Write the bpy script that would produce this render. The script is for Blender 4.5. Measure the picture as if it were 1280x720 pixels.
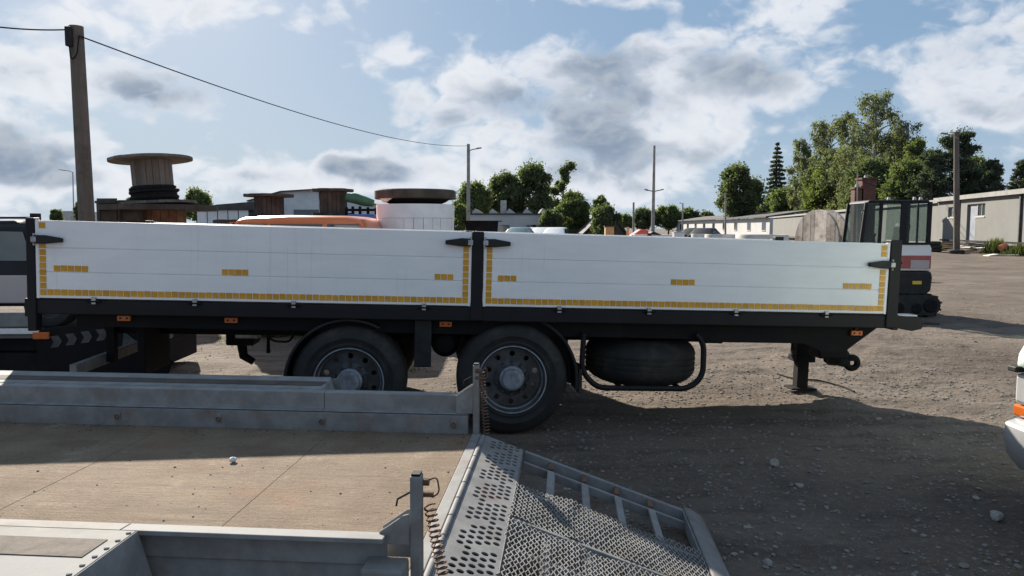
import bpy, math, random
import numpy as np
from mathutils import Vector, Matrix
R = math.radians
random.seed(7)
rng = np.random.default_rng(11)
for o in list(bpy.data.objects):
    bpy.data.objects.remove(o)
scene = bpy.context.scene
C = scene.collection

# ------------------------------------------------------------------ camera
F, H, HOR = 930.0, 1.85, 285.0
PIT = math.atan((360 - HOR) / F)
cam = bpy.data.cameras.new('camera')
cam.sensor_width = 36.0
cam.lens = 36.0 * F / 1280.0
cam.clip_start = 0.05
cam.clip_end = 6000
camo = bpy.data.objects.new('camera', cam)
C.objects.link(camo)
camo.location = (0, 0, H)
camo.rotation_euler = (R(90) - PIT, 0, 0)
scene.camera = camo
scene.render.resolution_x, scene.render.resolution_y = 1024, 576

# ------------------------------------------------------------------ exposure
vs = scene.view_settings
vs.view_transform = 'Standard'
vs.look = 'None'
vs.gamma = 1.0
vs.use_curve_mapping = False
vs.exposure = 1.17

# ------------------------------------------------------------------ sun + sky
SUN_EL, SUN_AZ = 28.5, -26.0            # azimuth measured from +Y towards +X
sd = Vector((math.sin(R(SUN_AZ)) * math.cos(R(SUN_EL)), math.cos(R(SUN_AZ)) * math.cos(R(SUN_EL)), math.sin(R(SUN_EL))))
sun = bpy.data.lights.new('sun', 'SUN')
sun.energy = 5.0
sun.angle = R(0.55)
sun.color = (1.0, 0.91, 0.78)
suno = bpy.data.objects.new('sun', sun)
C.objects.link(suno)
suno.location = (-20, 35, 25)
suno.rotation_euler = sd.to_track_quat('Z', 'Y').to_euler()

world = bpy.data.worlds.new('World')
scene.world = world
world.use_nodes = True
wn = world.node_tree
wn.nodes.clear()


class NT:
    """small helper to chain shader nodes"""
    def __init__(s, nt):
        s.nt = nt

    def n(s, typ, **kw):
        nd = s.nt.nodes.new(typ)
        for k, v in kw.items():
            setattr(nd, k, v)
        return nd

    def link(s, a, b):
        s.nt.links.new(a, b)

    def put(s, sock, v):
        if isinstance(v, (int, float)):
            sock.default_value = v
        elif isinstance(v, (tuple, list)):
            sock.default_value = v if len(v) == len(sock.default_value) else tuple(v) + (1.0,)
        else:
            s.link(v, sock)

    def m(s, op, a, b=0.0, c=0.0, clamp=False):
        nd = s.n('ShaderNodeMath', operation=op, use_clamp=clamp)
        for i, v in enumerate((a, b, c)):
            s.put(nd.inputs[i], v)
        return nd.outputs[0]

    def vm(s, op, a, b=(0, 0, 0)):
        nd = s.n('ShaderNodeVectorMath', operation=op)
        s.put(nd.inputs[0], a)
        s.put(nd.inputs[1], b)
        return nd.outputs['Value'] if op in ('DOT_PRODUCT', 'LENGTH', 'DISTANCE') else nd.outputs[0]

    def noise(s, vec, scale, detail=4.0, rough=0.5, dist=0.0, out='Fac'):
        nd = s.n('ShaderNodeTexNoise')
        s.link(vec, nd.inputs['Vector'])
        nd.inputs['Scale'].default_value = scale
        nd.inputs['Detail'].default_value = detail
        nd.inputs['Roughness'].default_value = rough
        nd.inputs['Distortion'].default_value = dist
        return nd.outputs[out]

    def ramp(s, v, stops, interp='LINEAR'):
        nd = s.n('ShaderNodeValToRGB')
        s.put(nd.inputs[0], v)
        cr = nd.color_ramp
        cr.interpolation = interp
        while len(cr.elements) < len(stops):
            cr.elements.new(0.5)
        for e, (p, c) in zip(cr.elements, stops):
            e.position = p
            e.color = tuple(c) + (1.0,) if len(c) == 3 else c
        return nd.outputs[0]

    def smooth(s, v, a, b, o0=0.0, o1=1.0):
        nd = s.n('ShaderNodeMapRange', interpolation_type='SMOOTHSTEP')
        s.put(nd.inputs[0], v)
        for i, q in enumerate((a, b, o0, o1)):
            nd.inputs[i + 1].default_value = q
        return nd.outputs[0]

    def mix(s, fac, a, b, blend='MIX'):
        nd = s.n('ShaderNodeMix', data_type='RGBA', blend_type=blend)
        s.put(nd.inputs[0], fac)
        s.put(nd.inputs[6], a)
        s.put(nd.inputs[7], b)
        return nd.outputs[2]


def pixdir(px, py):
    d = Vector(((px - 640) / F, math.cos(PIT) + math.sin(PIT) * (360 - py) / F, -math.sin(PIT) + math.cos(PIT) * (360 - py) / F))
    return d.normalized()


W = NT(wn)
tc = W.n('ShaderNodeTexCoord').outputs['Generated']
sky = W.n('ShaderNodeTexSky', sky_type='NISHITA')
sky.sun_disc = False
sky.sun_elevation = R(SUN_EL)
sky.sun_rotation = R(SUN_AZ)
sky.altitude = 120
sky.air_density = 1.0
sky.dust_density = 1.2
sky.ozone_density = 1.3
# cumulus layer: turbulence over the direction, flattened, gathered round a few large masses
flat = W.vm('MULTIPLY', tc, (1.0, 1.0, 1.55))
warp = W.n('ShaderNodeTexNoise')
W.link(flat, warp.inputs['Vector'])
warp.inputs['Scale'].default_value = 9.0
warp.inputs['Detail'].default_value = 3.0
wv = W.vm('MULTIPLY', W.vm('SUBTRACT', warp.outputs['Color'], (0.5, 0.5, 0.5)), (0.07, 0.07, 0.06))
cv = W.vm('ADD', flat, wv)


def heaps(vec, det):
    """turbulence with rounded billows"""
    bil = W.m('ABSOLUTE', W.m('SUBTRACT', W.noise(vec, 13.0, 3.0, 0.5), 0.5))
    return W.m('MULTIPLY_ADD', bil, 0.62, W.m('MULTIPLY_ADD', W.noise(vec, 8.5, det, 0.57), 0.85, 0.025))


n1 = heaps(cv, 9.0)
n3 = heaps(W.vm('ADD', cv, tuple(Vector((sd.x, sd.y, sd.z * 1.55)) * 0.016)), 5.0)
# white masses: direction of the middle, half width, half height (rad), strength
MASS = [
    (690, 120, .115, .060, .15), (600, 100, .06, .045, .10), (930, 88, .125, .050, .16), (800, 160, .09, .040, .12), (830, 75, .08, .04, .10), (640, 160, .07, .03, .10),
    (200, 112, .085, .040, .16), (15, 195, .085, .045, .16), (60, 110, .07, .03, .12), (245, 135, .03, .02, .10), (20, 90, .06, .02, .10), (200, 215, .06, .02, .12), (330, 8, .10, .024, .15), (110, 22, .15, .034, .15),
    (495, 72, .055, .022, .15), (550, 105, .05, .028, .12), (545, 150, .05, .020, .14), (1200, 60, .10, .045, .17), (1225, 140, .09, .035, .14), (1060, 85, .04, .03, .06),
    (1000, 28, .055, .024, .17), (855, 195, .05, .035, .15), (430, 218, .20, .024, .17), (130, 236, .20, .026, .13), (660, 225, .16, .026, .14), (790, 240, .12, .03, .12), (450, 210, .04, .018, .12),
    (330, 95, .085, .045, -.24), (270, 70, .05, .025, -.16), (450, 140, .11, .045, -.20), (1095, 130, .045, .05, -.16), (500, 22, .06, .022, -.14), (770, 30, .12, .02, -.10), (270, 165, .08, .02, -.06), (1120, 20, .05, .03, -.12),
]
# shaded hearts of the heaps
HEART = [(650, 128, .075, .030, .80), (755, 75, .05, .036, .75), (745, 172, .07, .034, .80), (935, 92, .075, .026, .80), (880, 70, .04, .02, .45), (878, 200, .030, .020, .6), (800, 125, .045, .02, .5), (560, 152, .030, .014, .5),
         (200, 116, .068, .030, .85), (15, 200, .055, .022, .8), (25, 165, .03, .014, .5), (1210, 60, .07, .03, .42), (1235, 135, .07, .02, .35), (470, 212, .05, .016, .62), (415, 205, .02, .012, .5), (320, 222, .05, .012, .4), (690, 215, .07, .016, .4), (1010, 32, .03, .012, .3), (60, 225, .06, .012, .4)]


def heap(tab, acc):
    for px, py, a, b, s_ in tab:
        c = pixdir(px, py)
        d = W.vm('MULTIPLY', W.vm('SUBTRACT', tc, tuple(c)), (1 / a, 1 / a, 1 / b))
        g = W.m('EXPONENT', W.m('MULTIPLY', W.vm('DOT_PRODUCT', d, d), -1.0))
        acc = W.m('MULTIPLY_ADD', g, s_, acc)
    return acc


cover = heap(MASS, n1)
alpha = W.smooth(cover, 0.480, 0.655)
deep = heap(HEART, W.m('MULTIPLY', W.m('SUBTRACT', cover, 0.60), 1.2))
thick = W.smooth(W.m('MULTIPLY_ADD', W.m('SUBTRACT', n1, 0.5), 1.5, deep), 0.06, 0.92)
lit = W.smooth(W.m('SUBTRACT', n1, n3), -0.10, 0.11)
cc = W.ramp(thick, [(0.0, (8.1, 8.45, 9.1)), (0.30, (6.8, 7.2, 8.0)), (0.65, (4.2, 4.95, 6.05)), (1.0, (2.7, 3.4, 4.45))])
cc = W.mix(W.m('MULTIPLY', lit, 0.72), cc, W.mix(0.42, cc, (9.6, 9.7, 9.7)))
sep = W.n('ShaderNodeSeparateXYZ')
W.link(tc, sep.inputs[0])
hz = W.smooth(sep.outputs['Z'], -0.02, 0.24, 0.80, 0.0)
base = W.mix(0.78, sky.outputs[0], (2.55, 4.05, 6.05))
base = W.mix(hz, base, (4.9, 6.15, 7.4))
col = W.mix(W.m('MULTIPLY', alpha, 0.95), base, cc)
bg = W.n('ShaderNodeBackground')
bg.inputs[1].default_value = 0.050
col = W.mix(1.0, col, (0.875, 0.875, 0.875), 'MULTIPLY')
W.link(col, bg.inputs[0])
W.link(bg.outputs[0], W.n('ShaderNodeOutputWorld').inputs[0])


# ================================================================== helpers
def P(px, py, Y):
    """world point seen at a photo pixel at distance Y"""
    d = pixdir(px, py)
    return Vector((0, 0, H)) + d * (Y / d.y)


class MB:
    def __init__(s):
        s.v = []
        s.f = []

    def add(s, vs, fs):
        o = len(s.v)
        s.v += [tuple(q) for q in vs]
        s.f += [tuple(i + o for i in q) for q in fs]
        return s

    def box(s, x0, x1, y0, y1, z0, z1, M=None):
        vs_ = [Vector((x, y, z)) for z in (z0, z1) for y in (y0, y1) for x in (x0, x1)]
        if M:
            vs_ = [M @ q for q in vs_]
        return s.add(vs_, [(0, 2, 3, 1), (4, 5, 7, 6), (0, 1, 5, 4), (2, 6, 7, 3), (0, 4, 6, 2), (1, 3, 7, 5)])

    def beam(s, a, b, w, h, up=(0, 0, 1)):
        a, b = Vector(a), Vector(b)
        t = (b - a).normalized()
        r = t.cross(Vector(up)).normalized()
        u = r.cross(t)
        vs_ = []
        for p_ in (a, b):
            for sx, sy in ((-1, -1), (1, -1), (1, 1), (-1, 1)):
                vs_.append(p_ + r * sx * w / 2 + u * sy * h / 2)
        return s.add(vs_, [(3, 2, 1, 0), (4, 5, 6, 7), (0, 1, 5, 4), (1, 2, 6, 5), (2, 3, 7, 6), (3, 0, 4, 7)])

    def tube(s, pts, r, n=8, caps=True):
        pts = [Vector(q) for q in pts]
        rs = r if isinstance(r, (list, tuple)) else [r] * len(pts)
        o = len(s.v)
        pn = None
        for i, p_ in enumerate(pts):
            t = (pts[min(i + 1, len(pts) - 1)] - pts[max(i - 1, 0)]).normalized()
            if pn is None:
                pn = t.orthogonal().normalized()
            else:
                pn = (pn - t * pn.dot(t)).normalized()
            b = t.cross(pn)
            for k in range(n):
                a = 2 * math.pi * k / n
                s.v.append(tuple(p_ + (pn * math.cos(a) + b * math.sin(a)) * rs[i]))
        for i in range(len(pts) - 1):
            for k in range(n):
                s.f.append((o + i * n + k, o + i * n + (k + 1) % n, o + (i + 1) * n + (k + 1) % n, o + (i + 1) * n + k))
        if caps:
            s.f.append(tuple(o + k for k in reversed(range(n))))
            e = o + (len(pts) - 1) * n
            s.f.append(tuple(e + k for k in range(n)))
        return s

    def lathe(s, prof, n=32, M=None, closed=False):
        """profile [(r, z)] turned round Z"""
        o = len(s.v)
        for r, z in prof:
            for k in range(n):
                a = 2 * math.pi * k / n
                q = Vector((r * math.cos(a), r * math.sin(a), z))
                s.v.append(tuple(M @ q if M else q))
        m = len(prof)
        for i in range(m if closed else m - 1):
            j = (i + 1) % m
            for k in range(n):
                s.f.append((o + i * n + k, o + i * n + (k + 1) % n, o + j * n + (k + 1) % n, o + j * n + k))
        return s

    def prism(s, poly, y0, y1, M=None):
        """polygon [(x, z)] pushed along Y"""
        n = len(poly)
        vs_ = [Vector((x, y0, z)) for x, z in poly] + [Vector((x, y1, z)) for x, z in poly]
        if M:
            vs_ = [M @ q for q in vs_]
        fs = [tuple(range(n)), tuple(reversed(range(n, 2 * n)))]
        fs += [(i, i + n, (i + 1) % n + n, (i + 1) % n) for i in range(n)]
        return s.add(vs_, fs)

    def mesh(s, name):
        me = bpy.data.meshes.new(name)
        me.from_pydata(s.v, [], s.f)
        me.update()
        return me

    def build(s, name, mat, parent=None, smooth=False, bevel=0.0, loc=None, rot=None, fix=True):
        me = s.mesh(name)
        if fix and len(me.polygons) < 60000:
            import bmesh
            bm = bmesh.new()
            bm.from_mesh(me)
            bmesh.ops.recalc_face_normals(bm, faces=bm.faces)
            bm.to_mesh(me)
            bm.free()
        return link(name, me, mat, parent, smooth, bevel, loc, rot)


def link(name, me, mat, parent=None, smooth=False, bevel=0.0, loc=None, rot=None):
    o = bpy.data.objects.new(name, me)
    C.objects.link(o)
    if mat and not me.materials:
        me.materials.append(mat)
    if parent:
        o.parent = parent
    if loc is not None:
        o.location = loc
    if rot is not None:
        o.rotation_euler = rot
    if smooth:
        me.polygons.foreach_set('use_smooth', [True] * len(me.polygons))
        me.update()
        if smooth != 'all':
            try:
                me.set_sharp_from_angle(angle=R(40))
            except Exception:
                pass
    if bevel:
        b = o.modifiers.new('bevel', 'BEVEL')
        b.width = bevel
        b.segments = 2
        b.limit_method = 'ANGLE'
        b.angle_limit = R(35)
    return o


def tag(o, label, cat, group=None, kind=None):
    if label:
        o['label'] = label
    if cat:
        o['category'] = cat
    if group:
        o['group'] = group
    if kind:
        o['kind'] = kind
    return o


def thing(name, label, cat, loc=(0, 0, 0), rot=(0, 0, 0), group=None):
    o = bpy.data.objects.new(name, None)
    o.empty_display_size = 0.2
    C.objects.link(o)
    o.location = loc
    o.rotation_euler = rot
    return tag(o, label, cat, group)


def copy_tree(o, parent=None):
    c = o.copy()
    C.objects.link(c)
    c.parent = parent
    for ch in o.children:
        copy_tree(ch, c)
    return c


def axis_m(center, axis):
    """matrix that takes local Z to the axis and the origin to center"""
    q = Vector(axis).to_track_quat('Z', 'Y')
    return Matrix.Translation(Vector(center)) @ q.to_matrix().to_4x4()


# ================================================================== materials
def new_mat(name):
    m = bpy.data.materials.new(name)
    m.use_nodes = True
    nt = m.node_tree
    nt.nodes.clear()
    N = NT(nt)
    bs = N.n('ShaderNodeBsdfPrincipled')
    out = N.n('ShaderNodeOutputMaterial')
    N.link(bs.outputs[0], out.inputs[0])
    return m, N, bs, out


def bump(N, bs, h, strength=0.3, dist=0.01):
    b = N.n('ShaderNodeBump')
    b.inputs['Strength'].default_value = strength
    b.inputs['Distance'].default_value = dist
    N.link(h, b.inputs['Height'])
    N.link(b.outputs[0], bs.inputs['Normal'])


def surf(name, c0, c1, rough=0.6, metal=0.0, scale=6.0, detail=6, dirt=None, dirt_amt=0.35, bmp=0.15, bdist=0.004, stretch=(1, 1, 1), spec=0.5, rvar=0.15, coord='Object', bscale=None, coat=0.0, rnd=0.0):
    """two-tone worn surface with optional blotches of dirt"""
    m, N, bs, out = new_mat(name)
    t = N.n('ShaderNodeTexCoord').outputs[coord]
    v = N.vm('MULTIPLY', t, stretch)
    a = N.noise(v, scale, detail, 0.6)
    f = N.smooth(a, 0.32, 0.68)
    c = N.mix(f, c0, c1)
    if dirt:
        d1 = N.noise(N.vm('ADD', t, (5.3, 2.2, 1.1)), scale * 0.45, 8, 0.68)
        d = N.smooth(d1, 0.60 - dirt_amt * 0.35, 0.80 - dirt_amt * 0.25)
        c = N.mix(N.m('MULTIPLY', d, min(1.0, dirt_amt * 2.0)), c, dirt)
    if rnd:
        oi = N.n('ShaderNodeObjectInfo').outputs['Random']
        c = N.mix(1.0, c, N.ramp(oi, [(0, (1 - rnd,) * 3), (1, (1 + rnd * .6,) * 3)]), 'MULTIPLY')
    N.link(c, bs.inputs['Base Color'])
    bs.inputs['Metallic'].default_value = metal
    bs.inputs['Specular IOR Level'].default_value = spec
    if coat:
        bs.inputs['Coat Weight'].default_value = coat
        bs.inputs['Coat Roughness'].default_value = 0.15
    r = N.m('MULTIPLY_ADD', a, rvar, rough - rvar * 0.5, clamp=True)
    N.link(r, bs.inputs['Roughness'])
    if bmp:
        h = N.noise(v, bscale or scale * 7, 5, 0.65)
        bump(N, bs, h, bmp, bdist)
    return m


M_black = surf('black_paint', (.006, .006, .008), (.010, .009, .012), .6, 0, 5, dirt=(.032, .027, .025), dirt_amt=.14, bmp=.08, spec=.3)
M_chassis = surf('chassis_paint', (.007, .007, .008), (.011, .010, .011), .75, 0, 4, dirt=(.034, .028, .024), dirt_amt=.24, bmp=.12, spec=.18)
def board_paint():
    m_, N_, bs_, out_ = new_mat('white_board_paint')
    t_ = N_.n('ShaderNodeTexCoord').outputs['Object']
    c_ = N_.mix(N_.smooth(N_.noise(N_.vm('MULTIPLY', t_, (1, 1, 3.5)), 2.5, 6, .6), .3, .7), (.78, .78, .79), (.84, .84, .84))
    runs = N_.noise(N_.vm('MULTIPLY', t_, (26, 1, .9)), 1.0, 6, .6)              # grime that ran down
    big = N_.noise(t_, .8, 4, .6)
    c_ = N_.mix(N_.m('MULTIPLY', N_.m('MULTIPLY', N_.smooth(runs, .52, .78), N_.smooth(big, .40, .68)), .55), c_, (.50, .47, .43))
    scr = N_.noise(N_.vm('MULTIPLY', t_, (1.6, 1, 60)), 2.0, 4, .7)              # long shallow scuffs
    c_ = N_.mix(N_.m('MULTIPLY', N_.m('MULTIPLY', N_.smooth(scr, .66, .74), N_.smooth(N_.noise(t_, 1.6, 3, .6), .52, .7)), .5), c_, (.42, .42, .43))
    dots = N_.noise(t_, 38, 3, .7)
    c_ = N_.mix(N_.m('MULTIPLY', N_.smooth(dots, .70, .76), .6), c_, (.30, .26, .22))
    N_.link(c_, bs_.inputs['Base Color'])
    N_.link(N_.m('MULTIPLY_ADD', big, .25, .24), bs_.inputs['Roughness'])
    bump(N_, bs_, N_.m('ADD', big, N_.m('MULTIPLY', N_.noise(N_.vm('MULTIPLY', t_, (1, 1, .4)), 3.2, 3, .5), .8)), .22, .012)
    return m_


M_alu = board_paint()
M_tape = surf('yellow_reflector', (.56, .26, .008), (.66, .33, .012), .32, 0, 30, dirt=(.30, .16, .03), dirt_amt=.18, bmp=.2, bdist=.001, bscale=400, rnd=.14)
M_amber = surf('amber_plastic', (.50, .105, .012), (.58, .13, .015), .25, 0, 12, dirt=(.25, .12, .06), dirt_amt=.25, bmp=.2, bdist=.001, bscale=300)
M_steel = surf('worn_steel', (.30, .31, .32), (.46, .47, .48), .46, .85, 14, dirt=(.12, .08, .055), dirt_amt=.35, bmp=.15)
M_galv = surf('galvanised_steel', (.190, .190, .190), (.255, .257, .258), .72, .04, 9, detail=9, spec=.10, dirt=(.17, .145, .12), dirt_amt=.34, bmp=.12, rvar=.25)
M_galv2 = surf('galvanised_rusty', (.170, .170, .172), (.235, .235, .235), .70, .06, 8, detail=9, spec=.14, dirt=(.165, .11, .08), dirt_amt=.36, bmp=.15, rvar=.25)
M_rust = surf('rusty_steel', (.10, .055, .035), (.19, .10, .06), .8, .2, 18, bmp=.4)
M_rubber = surf('tyre_rubber', (.010, .010, .010), (.020, .019, .018), .8, 0, 7, dirt=(.06, .051, .042), dirt_amt=.36, bmp=.2, bscale=60)
M_rim = surf('steel_rim', (.060, .063, .067), (.115, .118, .122), .5, .4, 10, dirt=(.07, .055, .045), dirt_amt=.5, bmp=.15)
M_hub = surf('hub_grey', (.22, .25, .29), (.33, .36, .40), .45, .3, 14, dirt=(.10, .08, .065), dirt_amt=.35)
M_plast = surf('black_plastic', (.012, .012, .013), (.022, .022, .022), .6, 0, 10, dirt=(.06, .05, .042), dirt_amt=.25, spec=.3)
M_wood = surf('weathered_wood', (.125, .108, .092), (.205, .178, .152), .85, 0, 5, dirt=(.09, .07, .055), dirt_amt=.3, bmp=.4, stretch=(1, 1, .12), bdist=.01, rnd=.25)
M_woodR = surf('weathered_wood_plank', (.46, .40, .35), (.60, .53, .46), .85, 0, 5, dirt=(.16, .12, .09), dirt_amt=.45, bmp=.4, stretch=(1, 1, .12), bdist=.01, rnd=.45)
M_wood2 = surf('dark_wood', (.05, .04, .033), (.095, .076, .06), .88, 0, 4, dirt=(.05, .04, .032), dirt_amt=.3, bmp=.4, rnd=.2)
M_woodB = surf('reddish_wood', (.20, .115, .075), (.32, .19, .12), .85, 0, 5, dirt=(.08, .05, .035), dirt_amt=.3, bmp=.4, rnd=.2)
M_pole = surf('creosoted_pole', (.11, .09, .075), (.17, .14, .115), .9, 0, 7, dirt=(.08, .06, .048), dirt_amt=.35, bmp=.5, stretch=(1, 1, .08), bdist=.015)
M_polec = surf('concrete_pole', (.25, .235, .22), (.34, .325, .30), .9, 0, 5, dirt=(.12, .105, .09), dirt_amt=.3, bmp=.3)
M_cable = surf('cable_black', (.010, .010, .011), (.022, .022, .022), .85, 0, 20, spec=.15)
M_conc = surf('concrete', (.42, .40, .375), (.56, .54, .50), .9, 0, 4, dirt=(.26, .235, .20), dirt_amt=.3, bmp=.3)
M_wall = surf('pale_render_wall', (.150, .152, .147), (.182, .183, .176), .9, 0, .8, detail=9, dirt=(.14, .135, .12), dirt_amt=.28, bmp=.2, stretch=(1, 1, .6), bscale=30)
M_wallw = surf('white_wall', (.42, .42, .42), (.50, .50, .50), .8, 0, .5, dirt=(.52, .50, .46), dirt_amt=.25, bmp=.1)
M_sheet = surf('grey_sheet_wall', (.60, .615, .63), (.70, .71, .72), .6, 0, 1, dirt=(.45, .45, .44), dirt_amt=.2, rnd=.1)
M_roofd = surf('tar_roof', (.045, .045, .048), (.075, .073, .072), .85, 0, 1.5, dirt=(.15, .14, .13), dirt_amt=.25)
M_trimw = surf('roof_edge', (.20, .195, .19), (.27, .265, .255), .8, 0, 2)
M_tileb = surf('brown_tiles', (.12, .085, .065), (.20, .14, .105), .85, 0, 2, rnd=.15)
M_brick = surf('brown_brick', (.085, .038, .030), (.135, .062, .048), .9, 0, 2.5, dirt=(.07, .04, .03), dirt_amt=.3)
M_orange = surf('orange_paint', (.66, .155, .035), (.72, .18, .045), .30, 0, 2, dirt=(.45, .20, .10), dirt_amt=.2, bmp=0, coat=.5)
M_red = surf('red_paint', (.55, .045, .03), (.63, .06, .04), .35, 0, 2, dirt=(.28, .09, .06), dirt_amt=.25, bmp=0, coat=.4)
M_white = surf('white_paint', (.72, .72, .72), (.78, .78, .78), .28, 0, 2, dirt=(.5, .48, .44), dirt_amt=.15, bmp=0, coat=.6)
M_pink = surf('pale_car_paint', (.40, .36, .355), (.46, .42, .41), .4, 0, 2, bmp=0)
M_mint = surf('mint_white_paint', (.66, .78, .70), (.70, .81, .73), .30, 0, 2, dirt=(.5, .55, .5), dirt_amt=.12, bmp=0, coat=.5)
M_teal = surf('teal_paint', (.06, .12, .13), (.08, .15, .16), .3, 0, 2, bmp=0, coat=.5)
M_dcar = surf('dark_car_paint', (.012, .013, .016), (.02, .021, .024), .5, 0, 2, bmp=0, spec=.25)
M_silver = surf('silver_bumper', (.38, .385, .385), (.46, .46, .455), .42, .25, 6, dirt=(.28, .25, .22), dirt_amt=.25, bmp=.1)
M_tarp = surf('green_tarp', (.035, .11, .06), (.06, .16, .09), .6, 0, 6, bmp=.4, bdist=.03)
M_blue = surf('blue_plastic', (.03, .09, .28), (.05, .13, .36), .5, 0, 5)
M_yellow = surf('yellow_paint', (.62, .44, .03), (.70, .50, .05), .5, 0, 5, dirt=(.3, .2, .05), dirt_amt=.3)
M_tan = surf('tan_board', (.50, .33, .14), (.60, .41, .19), .8, 0, 4, dirt=(.3, .2, .1), dirt_amt=.3)
M_wrap = surf('white_plastic_wrap', (.68, .69, .71), (.78, .79, .80), .45, 0, 3, dirt=(.5, .49, .48), dirt_amt=.2, bmp=.3, bdist=.02, bscale=9)
M_stone = surf('pale_stone', (.17, .155, .14), (.31, .29, .265), .9, 0, 9, bmp=.5, rnd=.35)
M_pebble = surf('white_pebble', (.52, .54, .56), (.66, .68, .70), .8, 0, 20, bmp=.3)
M_grip = surf('worn_grip', (.105, .085, .070), (.165, .138, .115), .9, 0, 30, dirt=(.06, .048, .04), dirt_amt=.4, bmp=.5)
M_fadered = surf('faded_red_paint', (.34, .075, .065), (.42, .11, .095), .5, 0, 4, bmp=0)
M_tarblack = surf('tar_black', (.006, .006, .007), (.010, .010, .011), .95, 0, 6, spec=.05)
M_dullmetal = surf('dull_metal', (.065, .065, .065), (.11, .11, .105), .7, .2, 10, dirt=(.05, .04, .035), dirt_amt=.4)
M_bluegrey = surf('blue_grey_door', (.17, .19, .23), (.23, .25, .29), .6, 0, 2)


def glass(name, tint=(.05, .07, .075), rough=.04, trans=0.0):
    m, N, bs, out = new_mat(name)
    bs.inputs['Base Color'].default_value = tuple(tint) + (1,)
    bs.inputs['Roughness'].default_value = rough
    bs.inputs['Specular IOR Level'].default_value = .7
    if trans:
        tr = N.n('ShaderNodeBsdfTransparent')
        tr.inputs[0].default_value = (.86, .92, .90, 1)
        mx = N.n('ShaderNodeMixShader')
        mx.inputs[0].default_value = trans
        N.link(bs.outputs[0], mx.inputs[1])
        N.link(tr.outputs[0], mx.inputs[2])
        N.link(mx.outputs[0], out.inputs[0])
    return m


M_glass = glass('dark_glass')
M_cabglass = glass('grey_cab_glass', (.04, .05, .05), .05, .80)


def foliage(name, c0, c1, trans=.35):
    m, N, bs, out = new_mat(name)
    nt = m.node_tree
    nt.nodes.remove(bs)
    t = N.n('ShaderNodeTexCoord').outputs['Object']
    a = N.noise(t, .55, 4, .6)
    b = N.n('ShaderNodeTexWhiteNoise')
    g = N.n('ShaderNodeNewGeometry')
    N.link(g.outputs['Random Per Island'], b.inputs['Vector'])
    f = N.m('ADD', N.m('MULTIPLY', N.smooth(a, .3, .7), .6), N.m('MULTIPLY', b.outputs[0], .4))
    c = N.mix(f, c0, c1)
    d = N.n('ShaderNodeBsdfDiffuse')
    N.link(c, d.inputs[0])
    tr = N.n('ShaderNodeBsdfTranslucent')
    N.link(N.mix(1.0, c, (1.0, 1.15, .55), 'MULTIPLY'), tr.inputs[0])
    mx = N.n('ShaderNodeMixShader')
    mx.inputs[0].default_value = trans
    N.link(d.outputs[0], mx.inputs[1])
    N.link(tr.outputs[0], mx.inputs[2])
    N.link(mx.outputs[0], out.inputs[0])
    return m


M_leaf = foliage('leaf_mid', (.105, .128, .062), (.180, .205, .105), .45)
M_leafd = foliage('leaf_dark', (.090, .108, .064), (.170, .192, .118), .48)
M_leafl = foliage('leaf_light', (.120, .145, .060), (.200, .225, .100), .48)
M_birch = foliage('leaf_birch', (.125, .135, .088), (.205, .210, .145), .50)
M_needle = foliage('needles', (.078, .092, .070), (.130, .146, .108), .35)
M_grass = foliage('weeds', (.075, .090, .030), (.15, .16, .070))
M_bark = surf('bark', (.055, .045, .036), (.11, .09, .072), .9, 0, 4, bmp=.5)
M_barkb = surf('birch_bark', (.20, .19, .175), (.42, .41, .385), .85, 0, 3, dirt=(.04, .035, .03), dirt_amt=.4, bmp=.3)


# ================================================================== ground
def vnoise(x, y, seed):
    """smooth value noise"""
    xi, yi = np.floor(x).astype(np.int64), np.floor(y).astype(np.int64)
    fx, fy = x - xi, y - yi
    fx, fy = fx * fx * (3 - 2 * fx), fy * fy * (3 - 2 * fy)

    def h(a, b):
        n = (a * 374761393 + b * 668265263 + seed * 1442695041) & 0x7fffffff
        n = ((n ^ (n >> 13)) * 1274126177) & 0x7fffffff
        return ((n ^ (n >> 16)) & 0xffff) / 65535.0
    return (h(xi, yi) * (1 - fx) + h(xi + 1, yi) * fx) * (1 - fy) + (h(xi, yi + 1) * (1 - fx) + h(xi + 1, yi + 1) * fx) * fy


def ground_z(x, y):
    x = np.asarray(x, float)
    y = np.asarray(y, float)
    z = np.zeros_like(x)
    d = np.hypot(x, y)
    near = np.clip(1 - (d - 14) / 40, 0.0, 1)
    for i, (sc, am) in enumerate([(.35, .045), (.9, .028), (2.3, .018), (5.5, .012), (13, .008), (27, .004)]):
        z += (vnoise(x * sc, y * sc, 3 + i) - .5) * 2 * am * (near if i > 1 else 1)
    # ruts made by vehicles turning in the yard
    for (x0, k, wob, ph) in [(9.0, .10, .5, 0), (11.0, .10, .5, 0), (5.0, -.45, .8, 1.3), (6.9, -.45, .8, 1.3)]:
        c = x0 + k * (y - 12) + wob * np.sin(y * .22 + ph)
        z += (-.045 * np.exp(-((x - c) / .17) ** 2) + .022 * np.exp(-((np.abs(x - c) - .30) / .10) ** 2)) * (1 + .35 * np.sin(y * 22)) * np.clip((y - 8) / 3, 0, 1) * near
    z += .45 * np.clip((y - 33) / 18, 0, 1)                # gentle rise towards the sheds
    flat_ = np.exp(-(np.maximum(np.abs(x + .8) - 3.2, 0) ** 2 + np.maximum(np.abs(y - 7.7) - 1.3, 0) ** 2) / .3)
    return z * (1 - .75 * flat_)


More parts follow.
